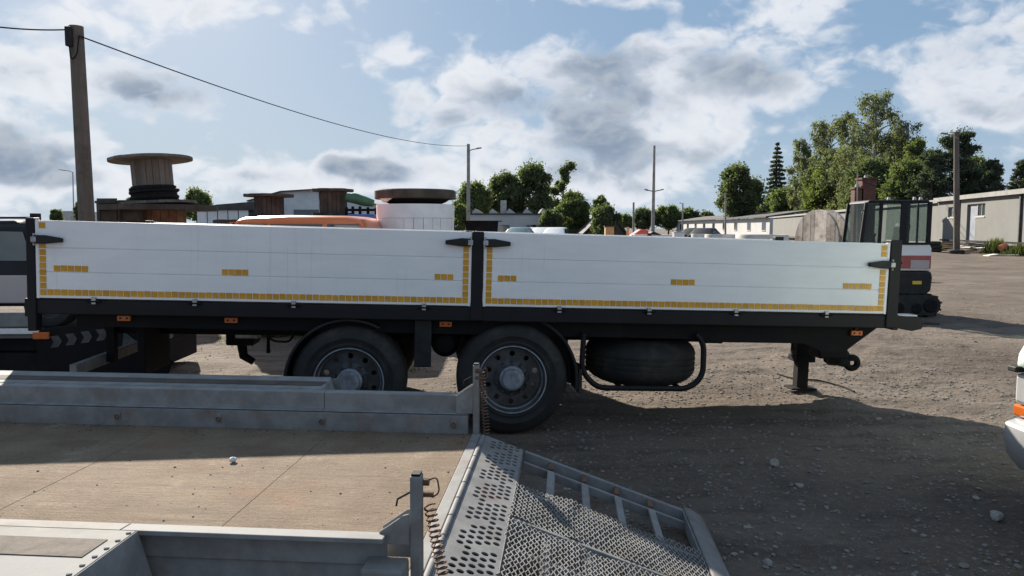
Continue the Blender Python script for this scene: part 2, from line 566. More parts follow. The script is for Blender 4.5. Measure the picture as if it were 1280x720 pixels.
def spaced(lo, hi, c0, c1, step, grow):
    a = list(np.arange(c0, c1, step))
    s_, x = step, c1
    while x < hi:
        a.append(x)
        s_ *= grow
        x += s_
    a.append(hi)
    s_, x = step, c0
    while x > lo:
        s_ *= grow
        x -= s_
        a.append(max(x, lo))
    return np.array(sorted(set(np.round(a, 4))))


gx = spaced(-900, 900, -1.0, 6.2, .045, 1.055)
gy = spaced(-60, 1500, 3.4, 10.5, .045, 1.045)
GX, GY = np.meshgrid(gx, gy)
GZ = ground_z(GX, GY)
nx, ny = len(gx), len(gy)
idx = np.arange(nx * ny).reshape(ny, nx)
fc = np.stack([idx[:-1, :-1], idx[:-1, 1:], idx[1:, 1:], idx[1:, :-1]], -1).reshape(-1, 4)
me = bpy.data.meshes.new('ground')
me.vertices.add(nx * ny)
me.vertices.foreach_set('co', np.stack([GX, GY, GZ], -1).reshape(-1))
me.loops.add(fc.size)
me.loops.foreach_set('vertex_index', fc.reshape(-1))
me.polygons.add(len(fc))
me.polygons.foreach_set('loop_start', np.arange(len(fc)) * 4)
me.polygons.foreach_set('loop_total', np.full(len(fc), 4))
me.update(calc_edges=True)
m, N, bs, out = new_mat('yard_dirt')
t = N.n('ShaderNodeTexCoord').outputs['Object']
a1 = N.noise(t, .35, 6, .62)
a2 = N.noise(N.vm('MULTIPLY', t, (.30, 1.15, 1)), 2.4, 8, .68)
a3 = N.noise(t, 22, 6, .7)
c = N.mix(N.smooth(a1, .35, .66), (.108, .086, .070), (.172, .141, .116))
c = N.mix(N.m('MULTIPLY', N.smooth(a2, .46, .66), .75), c, (.062, .050, .042))
c = N.mix(N.m('MULTIPLY', N.smooth(a3, .45, .75), .5), c, (.22, .185, .152))
vo = N.n('ShaderNodeTexVoronoi')
N.link(t, vo.inputs['Vector'])
vo.inputs['Scale'].default_value = 30
spk = N.smooth(vo.outputs['Distance'], .10, .2, 1, 0)
sel = N.m('GREATER_THAN', N.n('ShaderNodeSeparateColor').outputs[0], .74)
sc_ = sel.node.inputs[0].links[0].from_node
N.link(vo.outputs['Color'], sc_.inputs[0])
spk = N.m('MULTIPLY', spk, sel)
c = N.mix(N.m('MULTIPLY', spk, .8), c, (.34, .31, .27))
N.link(c, bs.inputs['Base Color'])
bs.inputs['Roughness'].default_value = .95
bs.inputs['Specular IOR Level'].default_value = .2
dmp = N.smooth(N.noise(N.vm('ADD', t, (7, 3, 0)), .8, 7, .7), .55, .70)
c = N.mix(N.m('MULTIPLY', dmp, .5), c, (.060, .049, .041))
N.link(c, bs.inputs['Base Color'])
hgt = N.m('ADD', N.m('MULTIPLY', a3, .6), N.m('ADD', N.m('MULTIPLY', N.noise(t, 7, 6, .65), 1.2), N.m('MULTIPLY', spk, .5)))
bump(N, bs, hgt, 1.0, .04)
ground = link('ground', me, m, smooth='all')
tag(ground, None, None, kind='structure')


def gz(x, y):
    return float(ground_z(np.array([x]), np.array([y]))[0])


def pebble_mesh(name, seed, r=1.0, sub=1):
    import bmesh
    rr = random.Random(seed)
    bm = bmesh.new()
    bmesh.ops.create_icosphere(bm, subdivisions=sub, radius=r)
    k = (rr.uniform(.8, 1.25), rr.uniform(.65, 1), rr.uniform(.4, .65))
    for v in bm.verts:
        j = rr.uniform(.78, 1.12)
        v.co = Vector((v.co.x * k[0], v.co.y * k[1], v.co.z * k[2])) * j
    me_ = bpy.data.meshes.new(name)
    bm.to_mesh(me_)
    bm.free()
    return me_


# gravel nobody could count: one mesh of many small stones
mb = MB()
base_p = [pebble_mesh('p', i) for i in range(6)]
bp = [([v.co.copy() for v in q.vertices], [tuple(p_.vertices) for p_ in q.polygons]) for q in base_p]
for q in base_p:
    bpy.data.meshes.remove(q)
n_g = 11000
xs = np.concatenate([rng.uniform(.2, 5.6, n_g), rng.uniform(-5, 14, 6000)])
ys = np.concatenate([3.4 + (rng.random(n_g) ** 1.4) * 6.5, 8 + rng.random(6000) ** 1.5 * 20])
zs = ground_z(xs, ys)
for x, y, z in zip(xs, ys, zs):
    r = .0045 + .017 * random.random() ** 4 + (.003 if y > 8 else 0)
    vs_, fs_ = bp[random.randrange(6)]
    rm = Matrix.Rotation(random.uniform(0, 6.28), 3, 'Z')
    mb.add([rm @ (q * r) + Vector((x, y, z + r * .2)) for q in vs_], fs_)
gravel = mb.build('gravel', M_stone, fix=False)
tag(gravel, 'scattered small pale gravel over the dirt yard', 'gravel', kind='stuff')
stone_meshes = [pebble_mesh('stone', 50 + i, 1, 2) for i in range(4)]
for px, py, r, lb in [(1022, 560, .030, 'small stone just right of the largest pale stone'), (1000, 606, .032, 'small stone below and right of the largest pale stone'), (1098, 520, .034, 'small stone near the shadow edge below the coupling'),
                      (935, 655, .030, 'small stone on the dirt right of the ramp end lip'), (960, 700, .036, 'stone at the bottom edge right of the ramp end'), (1220, 620, .030, 'small stone left of the flat stone near the right edge'),
                      (1205, 700, .032, 'small stone at the bottom edge near the right corner'), (915, 562, .030, 'small stone on the dirt between ramp and spare wheel')]:
    d = pixdir(px, py)
    q = Vector((0, 0, H)) + d * (-H / d.z)
    s_ = link('stone', random.choice(stone_meshes), M_stone, loc=(q.x, q.y, gz(q.x, q.y) + r * .25), rot=(0, 0, random.uniform(0, 6)))
    s_.scale = (r, r, r)
    tag(s_, lb, 'stone', 'loose stones in the trailer shadow')
for px, py, r, lb in [(968, 580, .055, 'largest pale stone on the shaded dirt below the landing leg'), (1246, 640, .065, 'flat pale stone near the right edge on the dirt')]:
    d = pixdir(px, py)
    q = Vector((0, 0, H)) + d * (-H / d.z)
    s_ = link('stone', stone_meshes[0 if py < 600 else 2], M_stone, loc=(q.x, q.y, gz(q.x, q.y) + r * .3), rot=(0, 0, 1))
    s_.scale = (r, r, r * (1.3 if py < 600 else .8))
    tag(s_, lb, 'stone')


# ================================================================== long flatbed trailer (the white boards)
def hole_cell(mb, corner_fn, cx, cy, rx, ry, z=None, n=16, depth=0.0):
    """unit-square cell with an elliptic hole; corner_fn maps (s,t) to a point"""
    outer, inner = [], []
    for k in range(n):
        a = 2 * math.pi * (k + .5) / n + math.pi / 4 - math.pi / n
        dx, dy = math.cos(a), math.sin(a)
        ts = []
        if dx > 1e-6: ts.append((1 - cx) / dx)
        if dx < -1e-6: ts.append(-cx / dx)
        if dy > 1e-6: ts.append((1 - cy) / dy)
        if dy < -1e-6: ts.append(-cy / dy)
        tt = min(ts)
        outer.append(corner_fn(min(1, max(0, cx + dx * tt)), min(1, max(0, cy + dy * tt)), 0))
        inner.append((cx + rx * dx, cy + ry * dy))
    vin = [corner_fn(s_, t_, 0) for s_, t_ in inner]
    vdn = [corner_fn(s_, t_, depth) for s_, t_ in inner]
    # true corners so neighbouring cells meet without gaps
    cs = [corner_fn(1, 1, 0), corner_fn(0, 1, 0), corner_fn(0, 0, 0), corner_fn(1, 0, 0)]
    fs = []
    for k in range(n):
        j = (k + 1) % n
        fs.append((k, j, n + j, n + k))
        if depth:
            fs.append((n + k, n + j, 2 * n + j, 2 * n + k))
    vs_ = outer + vin + vdn + cs
    mb.add(vs_, fs)
    o = len(mb.v) - 4
    b = len(mb.v) - len(vs_)
    for ci, (sx, sy) in enumerate(((1, 1), (0, 1), (0, 0), (1, 0))):
        best = None
        for k in range(n):
            j = (k + 1) % n
            a0 = 2 * math.pi * (k + .5) / n + math.pi / 4 - math.pi / n
            ac = math.atan2(sy - cy, sx - cx)
            da = (ac - a0) % (2 * math.pi)
            if 1e-4 < da < 2 * math.pi / n - 1e-4:
                best = (k, j)
        if best:
            mb.f.append((b + best[0], o + ci, b + best[1]))


def polar_cell(r0, r1, a0, a1, z, M):
    def fn(s_, t_, d):
        r, a = r0 + (r1 - r0) * t_, a0 + (a1 - a0) * s_
        return M @ Vector((r * math.cos(a), r * math.sin(a), z - d))
    return fn


def tyre_profile(R0=.50, rb=.290, w=.36):
    p = [(rb, -.01), (rb + .012, .0), (rb + .035, .004), (rb + .040, .010), (rb + .050, .010), (rb + .055, .006), (R0 - .115, .013), (R0 - .110, .018), (R0 - .102, .018), (R0 - .097, .013), (R0 - .05, .006), (R0 - .016, -.018), (R0 - .002, -.045)]
    for gzz in (-.105, -.165, -.225):
        p += [(R0, gzz + .012), (R0 - .013, gzz + .008), (R0 - .013, gzz - .008), (R0, gzz - .012)]
    q = [(r, -w - z) for r, z in reversed(p[:13])]
    return p + q


def make_wheel(parent, loc, outward=-1):
    Mx = axis_m((0, 0, 0), (0, outward, 0))
    mb_ = MB()
    mb_.lathe([(.30, -.34), (.275, -.30), (.262, -.20), (.262, -.12), (.268, -.06), (.284, -.022), (.296, .004), (.306, .004), (.306, -.02)], 48, Mx)
    for k in range(10):
        a = 2 * math.pi * k / 10
        hole_cell(mb_, polar_cell(.165, .262, a, a + 2 * math.pi / 10, -.105, Mx), .5, .56, .17, .25, depth=.012)
    mb_.lathe([(.165, -.105), (.135, -.085), (.10, -.085)], 40, Mx)
    w = mb_.build('wheel', M_rim, parent, smooth=True, loc=loc)
    MB().lathe(tyre_profile(), 56, Mx).build('tyre', M_rubber, w, smooth=True)
    MB().lathe([(.268, -.058), (.285, -.021), (.297, .0055), (.307, .0055), (.307, -.012)], 48, Mx).build('rim_flange', M_hub, w, smooth=True)
    MB().lathe([(.112, -.10), (.112, -.045), (.096, -.03), (.092, .012), (.084, .022), (.04, .026), (.0001, .026)], 32, Mx).build('hub', M_hub, w, smooth=True)
    nut = MB().lathe([(.017, 0), (.017, .03), (.010, .045), (.0001, .045)], 6).mesh('wheel_nut')
    for k in range(10):
        a = 2 * math.pi * (k + .5) / 10
        link('wheel_nut', nut, M_rim, w, loc=Mx @ Vector((.142 * math.cos(a), .142 * math.sin(a), -.092)), rot=Mx.to_euler())
    MB().lathe([(.19, -.26), (.17, -.11), (.0001, -.11)], 24, Mx).build('brake_drum', M_chassis, w, smooth=True)
    return w


tr = thing('flatbed_trailer', 'long black flatbed trailer with white drop sides and yellow reflector squares', 'trailer',
           (-.75, 6.511 - .75 * math.tan(R(4.8)), 0), (0, R(1.6), R(4.8)))
WID = 2.5
# load bed
MB().box(-3.284, 4.214, .036, WID - .036, 1.10, 1.205).build('load_floor', M_wood2, tr)
MB().box(-3.30, 4.24, .004, .09, 1.045, 1.166).build('side_rail', M_black, tr, bevel=.008)
MB().box(-3.30, 4.24, WID - .09, WID - .004, 1.045, 1.166).build('side_rail', M_black, tr, bevel=.008)
MB().box(4.242, 4.30, .0, WID, 1.03, 1.172).build('front_rail', M_black, tr, bevel=.008)
MB().box(-3.36, -3.302, .0, WID, 1.02, 1.172).build('rear_rail', M_black, tr, bevel=.008)
# under-bed skirt and chassis
MB().prism([(-3.0, 1.043), (3.70, 1.043), (4.18, 1.043), (3.86, .80), (3.66, .80), (3.48, .875), (2.62, .885), (2.45, .90), (-3.0, .93)], .12, .17).build('sill_beam', M_chassis, tr)
MB().prism([(-3.0, 1.043), (4.18, 1.043), (3.86, .80), (3.66, .80), (3.48, .875), (2.62, .885), (-3.0, .93)], WID - .17, WID - .12).build('sill_beam', M_chassis, tr)
for y in (.82, 1.66):
    MB().box(-3.05, 4.0, y - .06, y + .06, .78, 1.095).build('chassis_beam', M_chassis, tr, bevel=.006)
for u in (-2.9, -2.2, -1.5, .0, 1.5, 2.2, 2.9, 3.6):
    MB().box(u - .03, u + .03, .175, WID - .175, .98, 1.09).build('cross_member', M_chassis, tr)
# posts between the boards
for y0, y1 in ((-.012, .085), (WID - .085, WID + .012)):
    MB().box(-3.332, -3.262, y0, y1, .90, 1.845).build('stanchion', M_black, tr, bevel=.008)
    MB().box(.355, .460, y0, y1, 1.05, 1.832).build('stanchion', M_black, tr, bevel=.01)
    MB().box(4.172, 4.280, y0, y1, 1.05, 1.860).build('stanchion', M_black, tr, bevel=.008)
SQ = MB().box(-.0245, .0245, -.0015, .0015, -.0245, .0245).mesh('reflective_square')
SQ.materials.append(M_tape)


def board(u0, u1, y, sgn, squares):
    core = MB().box(u0 + .006, u1 - .006, y + .008, y + .022, 1.185, 1.82).build('side_board', M_alu, tr)
    zz = [1.180, 1.398, 1.600, 1.828]
    for i in range(3):
        MB().box(u0, u1, y, y + .030, zz[i] + (.0025 if i else 0), zz[i + 1] - .0025).build('plank', M_alu, core, bevel=.004)
    MB().box(u0, u0 + .022, y - .003, y + .033, 1.178, 1.830).build('edge_profile', M_alu, core)
    MB().box(u1 - .022, u1, y - .003, y + .033, 1.178, 1.830).build('edge_profile', M_alu, core)
    ys_ = y - .0022 if sgn < 0 else y + .0322
    for u, z in squares:
        s_ = link('reflective_square', SQ, None, core, loc=(u, ys_, z + random.uniform(-.0012, .0012)), rot=(0, random.uniform(-.012, .012), 0))
    return core


def tape(u0, u1, uv_l, uv_r, gap_l, gap_r, ztop_l, ztop_r, dashes):
    sq = []
    n = int(round((u1 - u0) / .0555))
    for i in range(n):
        sq.append((u0 + .0277 + i * (u1 - u0) / n, 1.2285))
    for uc, gap, zt in ((uv_l, gap_l, ztop_l), (uv_r, gap_r, ztop_r)):
        z = 1.2285 + .0555
        while z < zt:
            if not (gap[0] < z < gap[1]):
                sq.append((uc, z))
            z += .0555
    for ua, k in dashes:
        for i in range(k):
            sq.append((ua + .0277 + i * .0555, 1.430))
    return sq


board(-3.258, .352, .0, -1, tape(-3.232, .335, -3.204, .307, (1.63, 1.73), (9, 9.1), 1.81, 1.69, [(-3.12, 5), (-1.76, 4), (.035, 3)]))
board(.463, 4.168, .0, -1, tape(.482, 4.142, .510, 4.114, (9, 9.1), (1.58, 1.68), 1.69, 1.81, [(.587, 3), (2.135, 4), (3.74, 5)]))
board(-3.258, .352, WID - .03, 1, [])
board(.463, 4.168, WID - .03, 1, [])
# end boards
for u0, u1 in ((-3.318, -3.288), (4.22, 4.25)):
    e = MB().box(u0 + .006, u1 - .006, .09, WID - .09, 1.18, 1.80).build('end_board', M_alu, tr)
    for z0, z1 in ((1.176, 1.39), (1.394, 1.60), (1.604, 1.81)):
        MB().box(u0, u1, .088, WID - .088, z0, z1).build('plank', M_alu, e)
# corner latches: tapered lever + white hinge block
for (uh, ud, z) in ((-3.285, 1, 1.668), (.375, -1, 1.735), (.440, 1, 1.735), (4.215, -1, 1.632)):
    L = MB().prism([(uh + ud * .03, z - .036), (uh + ud * .03, z + .034), (uh + ud * .11, z + .036), (uh + ud * .25, z + .014), (uh + ud * .25, z - .020), (uh + ud * .11, z - .036)], -.046, -.004)
    lt = L.build('latch', M_plast, tr, bevel=.006)
    MB().box(min(uh + ud * .012, uh + ud * .055), max(uh + ud * .012, uh + ud * .055), -.052, -.006, z - .024, z + .022).build('hinge_block', M_steel, lt, bevel=.004)
    MB().tube([(uh + ud * .03, -.030, z - .05), (uh + ud * .03, -.030, z + .05)], .010, 8).build('hinge_pin', M_steel, lt)
# hinges at the foot of the boards
for u in (-2.8, -1.98, -1.16, -.05, 1.14, 1.95, 2.75, 3.60):
    h_ = MB().box(u - .018, u + .018, -.018, .002, 1.135, 1.195).build('board_hinge', M_steel, tr, bevel=.003)
    MB().tube([(u - .055, -.012, 1.158), (u + .055, -.012, 1.158)], .010, 8).build('hinge_pin', M_chassis, h_)
# amber side markers
for u, z, rz in ((-2.601, 1.008, 0), (-1.709, 1.006, 0), (.142, 1.004, 0), (3.955, .985, 0)):
    k = MB().box(-.055, .055, -.014, .014, -.024, .024).build('side_marker', M_amber, tr, bevel=.006, loc=(u, .098, z), rot=(0, rz, 0))
    MB().box(-.035, -.018, -.016, -.013, -.008, .008).build('marker_screw', M_plast, k)
    MB().box(.018, .035, -.016, -.013, -.008, .008).build('marker_screw', M_plast, k)
    MB().box(-.012, .012, .0, .02, .025, .05).build('marker_bracket', M_plast, k)
# axles and wheels (kept on the ground although the bed noses down)
for u in (-.694, .746):
    zc = .500 + u * math.tan(R(1.6))
    MB().tube([(u, .3, zc), (u, WID - .3, zc)], .07, 12).build('axle', M_chassis, tr, smooth=True)
    make_wheel(tr, (u, .045, zc), -1)
    make_wheel(tr, (u, WID - .045, zc), 1)
    for y in (.82, 1.66):
        MB().prism([(u - .42, .80), (u - .36, .74), (u + .02, zc + .05), (u + .10, zc + .05), (u + .42, .78), (u + .42, .80)], y - .05, y + .05).build('spring_arm', M_chassis, tr)


def mudguard(u, zc, a0, a1, y0, y1, r=.575, flap=None):
    q, n = MB(), 14
    for i in range(n + 1):
        a = R(a0 + (a1 - a0) * i / n)
        for rr in (r, r + .012):
            for y in (y0, y1):
                q.v.append((u + rr * math.cos(a), y, zc + rr * math.sin(a)))
    for i in range(n):
        b = i * 4
        for j, k in ((0, 1), (3, 2), (2, 0), (1, 3)):
            q.f.append((b + j, b + k, b + 4 + k, b + 4 + j))
    q.f += [(0, 1, 3, 2), (n * 4, n * 4 + 1, n * 4 + 3, n * 4 + 2)]
    g_ = q.build('mudguard', M_plast, tr, smooth=True)
    q = MB()
    for i in range(n + 1):
        a = R(a0 + (a1 - a0) * i / n)
        for rr in (r - .075, r + .002):
            for y in (y0 + .03, y0 + .036):
                q.v.append((u + rr * math.cos(a), y, zc + rr * math.sin(a)))
    for i in range(n):
        b = i * 4
        for j, k in ((0, 1), (3, 2), (2, 0), (1, 3)):
            q.f.append((b + j, b + k, b + 4 + k, b + 4 + j))
    if y0 < 1:
        q.v = [(x, y + .25, z) for x, y, z in q.v]
        q.build('dark_gap_sheet', M_plast, g_)  # dark sheet added so the gap between guard and tyre reads dark
    # rolled outer lip
    MB().tube([(u + (r + .006) * math.cos(R(a0 + (a1 - a0) * i / 20)), y0, zc + (r + .006) * math.sin(R(a0 + (a1 - a0) * i / 20))) for i in range(21)], .014, 6).build('guard_lip', M_plast, g_, smooth=True)
    return g_


for y0, y1 in ((.04, .44), (WID - .44, WID - .04)):
    mudguard(-.694, .48, 196, 62, y0, y1, .545)
    mudguard(.746, .52, 118, -8, y0, y1, .575)
    MB().box(-.13, .02, y0 + .02, y0 + .05, .62, 1.04).build('guard_panel', M_plast, tr, bevel=.01)
    MB().box(1.345, 1.375, y0, y1, .40, .62).build('mud_flap', M_rubber, tr)
# air reservoir between the axles
MB().lathe([(.0001, -.30), (.08, -.29), (.125, -.24), (.13, -.2), (.13, .2), (.125, .24), (.08, .29), (.0001, .30)], 24, axis_m((.14, .55, .80), (0, 1, 0))).build('air_tank', M_chassis, tr, smooth=True)
# spare wheel in its tubular cradle
def spare_profile():
    p_ = [(.30, -.02), (.315, .0), (.36, .004), (.41, -.012), (.455, -.035), (.492, -.065), (.518, -.10), (.528, -.13)]
    for g_ in (-.165, -.215, -.265):
        p_ += [(.530, g_ + .014), (.518, g_ + .010), (.518, g_ - .010), (.530, g_ - .014)]
    return p_ + [(r_, -.43 - z_) for r_, z_ in reversed(p_[:8])]


sp = MB().lathe(spare_profile(), 56, Matrix.Translation((2.04, .60, .86)), closed=True).build('spare_tyre', M_rubber, tr, smooth=True)
MB().lathe([(.305, 0), (.29, -.03), (.27, -.15), (.12, -.17), (.0001, -.17)], 32, Matrix.Translation((2.04, .60, .855))).build('spare_rim', M_rim, sp, smooth=True)


def rounded(pts, r, n=5):
    out_ = [Vector(pts[0])]
    for i in range(1, len(pts) - 1):
        a, b, c_ = Vector(pts[i - 1]), Vector(pts[i]), Vector(pts[i + 1])
        p0, p1 = b + (a - b).normalized() * r, b + (c_ - b).normalized() * r
        for k in range(n + 1):
            t_ = k / n
            out_.append(p0 * (1 - t_) ** 2 + b * 2 * t_ * (1 - t_) + p1 * t_ ** 2)
    out_.append(Vector(pts[-1]))
    return out_


for y in (.09, 1.06):
    MB().tube(rounded([(1.385, y, .95), (1.375, y, .60), (1.52, y, .445), (2.38, y, .445), (2.505, y, .56), (2.500, y, .88), (2.42, y, .95)], .09), .026, 10).build('spare_cradle', M_black, tr, smooth=True)
for u in (1.75, 2.3):
    MB().tube([(u, .09, .445), (u, 1.06, .445)], .02, 8).build('cradle_bar', M_black, tr, smooth=True)
MB().box(2.52, 2.70, .14, .40, .86, .95).build('storage_box', M_chassis, tr, bevel=.01)
# landing leg on the far side of the nose
lg = MB().box(4.165, 4.365, 1.66, 1.84, .44, 1.04).build('landing_leg', M_chassis, tr, bevel=.01)
MB().box(4.20, 4.33, 1.69, 1.81, .125, .46).build('inner_tube', M_chassis, lg, bevel=.006)
MB().box(4.12, 4.42, 1.64, 1.86, .105, .128).build('foot_plate', M_chassis, lg, bevel=.006)
MB().box(4.15, 4.38, 1.645, 1.855, .43, .50).build('collar', M_chassis, lg, bevel=.006)
MB().tube([(4.20, 1.70, .66), (4.13, 1.70, .66), (4.12, 1.70, .60), (4.15, 1.70, .57)], .012, 6).build('crank_handle', M_chassis, lg, smooth=True)
MB().prism([(4.335, 1.03), (4.62, 1.03), (4.335, .62)], 1.73, 1.77).build('gusset', M_chassis, lg)
# coupling under the nose
cp = MB().box(4.16, 4.48, 1.14, 1.40, .56, .80).build('tow_coupling', M_chassis, tr, bevel=.02)
MB().tube([(4.30, 1.27, .55), (4.52, 1.27, .50), (4.57, 1.27, .50)], [.05, .05, .03], 10).build('coupling_neck', M_chassis, cp, smooth=True)
MB().lathe([(.030 + .035 * math.cos(2 * math.pi * k / 10) + .03, .035 * math.sin(2 * math.pi * k / 10)) for k in range(10)], 20, axis_m((4.60, 1.27, .50), (.2, 1, 0)), closed=True).build('coupling_eye', M_chassis, cp, smooth=True)
MB().tube(rounded([(4.30, 1.2, .66), (4.24, 1.15, .50), (4.40, 1.12, .50), (4.50, 1.16, .62)], .05), .010, 6).build('air_hose', M_cable, cp, smooth=True)
MB().tube(rounded([(4.42, 1.2, .70), (4.50, 1.15, .62), (4.44, 1.15, .54), (4.58, 1.15, .55)], .03), .009, 6).build('air_hose', M_cable, cp, smooth=True)
# nose bracket that sticks out at the front
nb = MB().prism([(4.301, 1.045), (4.301, 1.165), (4.53, 1.150), (4.57, 1.10), (4.55, 1.04), (4.46, 1.02)], .03, .16).build('nose_bracket', M_black, tr, bevel=.008)
MB().box(4.31, 4.50, .035, .155, 1.158, 1.170).build('bracket_plate', M_silver, nb)
MB().tube([(4.55, .09, 1.095), (4.64, .09, 1.092), (4.76, .09, 1.085)], [.022, .016, .010], 8).build('bracket_pin', M_black, nb, smooth=True)
for (u, z, dx) in ((-1.5, .95, .30), (.05, .95, .28)):
    MB().tube(rounded([(u, .35, z), (u + dx * .2, .36, z - .16), (u + dx * .8, .36, z - .17), (u + dx, .35, z)], .06), .011, 6).build('air_hose', M_cable, tr, smooth=True)
for u in (-.35, .32):
    vb_ = MB().box(u - .05, u + .05, .50, .64, .86, .98).build('brake_valve', M_dullmetal, tr, bevel=.01)
    MB().tube([(u, .49, .92), (u + .12, .45, .86), (u + .30, .5, .74)], .009, 6).build('brake_line', M_cable, vb_, smooth=True)
# underrun bar and coupling at the tail
ub = MB().box(-3.06, -3.00, .10, 2.35, .50, .60)  .build('underrun_bar', M_galv, tr, bevel=.008)
MB().box(-3.08, -2.72, .11, .16, .38, .52).build('underrun_end_plate', M_chassis, ub, bevel=.008)
for y in (.7, 1.75):
    MB().box(-3.0, -2.93, y - .04, y + .04, .52, .97).build('underrun_bracket', M_chassis, ub)
mf = MB().box(-2.62, -2.55, .40, 1.0, .45, .98).build('tail_support', M_chassis, tr, bevel=.01)
tcp = MB().box(-2.05, -1.78, 1.1, 1.4, .62, .78).build('rear_coupling', M_chassis, tr, bevel=.015)
MB().box(-1.95, -1.72, 1.06, 1.16, .70, .78).build('coupling_bracket', M_steel, tcp, bevel=.01)
MB().tube([(-1.92, 1.2, .64), (-1.90, 1.2, .50), (-1.80, 1.2, .44)], [.05, .045, .035], 10).build('coupling_jaw', M_chassis, tcp, smooth=True)
MB().tube([(-1.62, 1.05, .80), (-1.62, 1.05, .56)], [.012, .02], 8).build('pull_handle', M_chassis, tcp, smooth=True)

# ================================================================== galvanised low trailer in the foreground
fg = thing('plant_trailer', 'galvanised low trailer with dusty plywood deck and side rails in the foreground', 'trailer', (-.25, 4.62, .55), (0, R(.3), R(-4.2)))
# plywood: own texture
m, N, bs, out = new_mat('dusty_plywood')
t = N.n('ShaderNodeTexCoord').outputs['Object']
g1 = N.noise(N.vm('MULTIPLY', t, (1, 1, 1)), 2.2, 8, .68)
g2 = N.noise(N.vm('MULTIPLY', t, (1.5, 16, 1)), 2.0, 7, .65)
g3 = N.noise(t, 45, 4, .7)
c = N.mix(N.smooth(g1, .32, .66), (.150, .106, .070), (.225, .172, .120))
c = N.mix(N.m('MULTIPLY', N.smooth(g2, .48, .72), .45), c, (.150, .095, .058))
c = N.mix(N.m('MULTIPLY', N.smooth(N.noise(N.vm('ADD', t, (4, 9, 0)), 1.3, 9, .72), .54, .68), .7), c, (.105, .063, .043))
c = N.mix(N.m('MULTIPLY', N.smooth(g3, .54, .70), .7), c, (.085, .058, .042))
c = N.mix(N.m('MULTIPLY', N.smooth(N.noise(N.vm('ADD', t, (1, 5, 0)), 3.1, 9, .75), .56, .66), .35), c, (.40, .33, .26))
wh = N.noise(N.vm('MULTIPLY', t, (.5, 7, 1)), 1.1, 5, .6)
c = N.mix(N.m('MULTIPLY', N.m('MULTIPLY', N.smooth(wh, .50, .66), N.smooth(g1, .40, .60)), .6), c, (.115, .082, .060))
rd = N.smooth(N.noise(N.vm('ADD', t, (2, 2, 0)), .9, 6, .7), .50, .66)
c = N.mix(N.m('MULTIPLY', rd, .45), c, (.235, .120, .070))
N.link(c, bs.inputs['Base Color'])
bs.inputs['Roughness'].default_value = .85
bs.inputs['Specular IOR Level'].default_value = .25
g4 = N.noise(t, 130, 4, .75)
c = N.mix(N.m('MULTIPLY', N.smooth(g4, .50, .66), .55), c, (.085, .060, .043))
c = N.mix(N.m('MULTIPLY', N.smooth(N.noise(N.vm('ADD', t, (8, 1, 0)), 70, 3, .7), .58, .70), .5), c, (.30, .245, .185))
N.link(c, bs.inputs['Base Color'])
bump(N, bs, N.m('ADD', N.m('ADD', g2, g4), N.m('MULTIPLY', g3, .8)), .7, .010)
M_ply = m
for u0, u1 in ((-4.5, -3.25), (-3.246, -2.002), (-2.0, -.902), (-.901, -.004)):
    MB().box(u0, u1, -2.05, -.004, -.022, 0).build('deck_board', M_ply, fg, bevel=.003)
for u in (-4.3, -3.25, -2.0, -.9, -.1):
    MB().box(u - .04, u + .04, -2.05, -.01, -.12, -.024).build('cross_member', M_galv, fg)


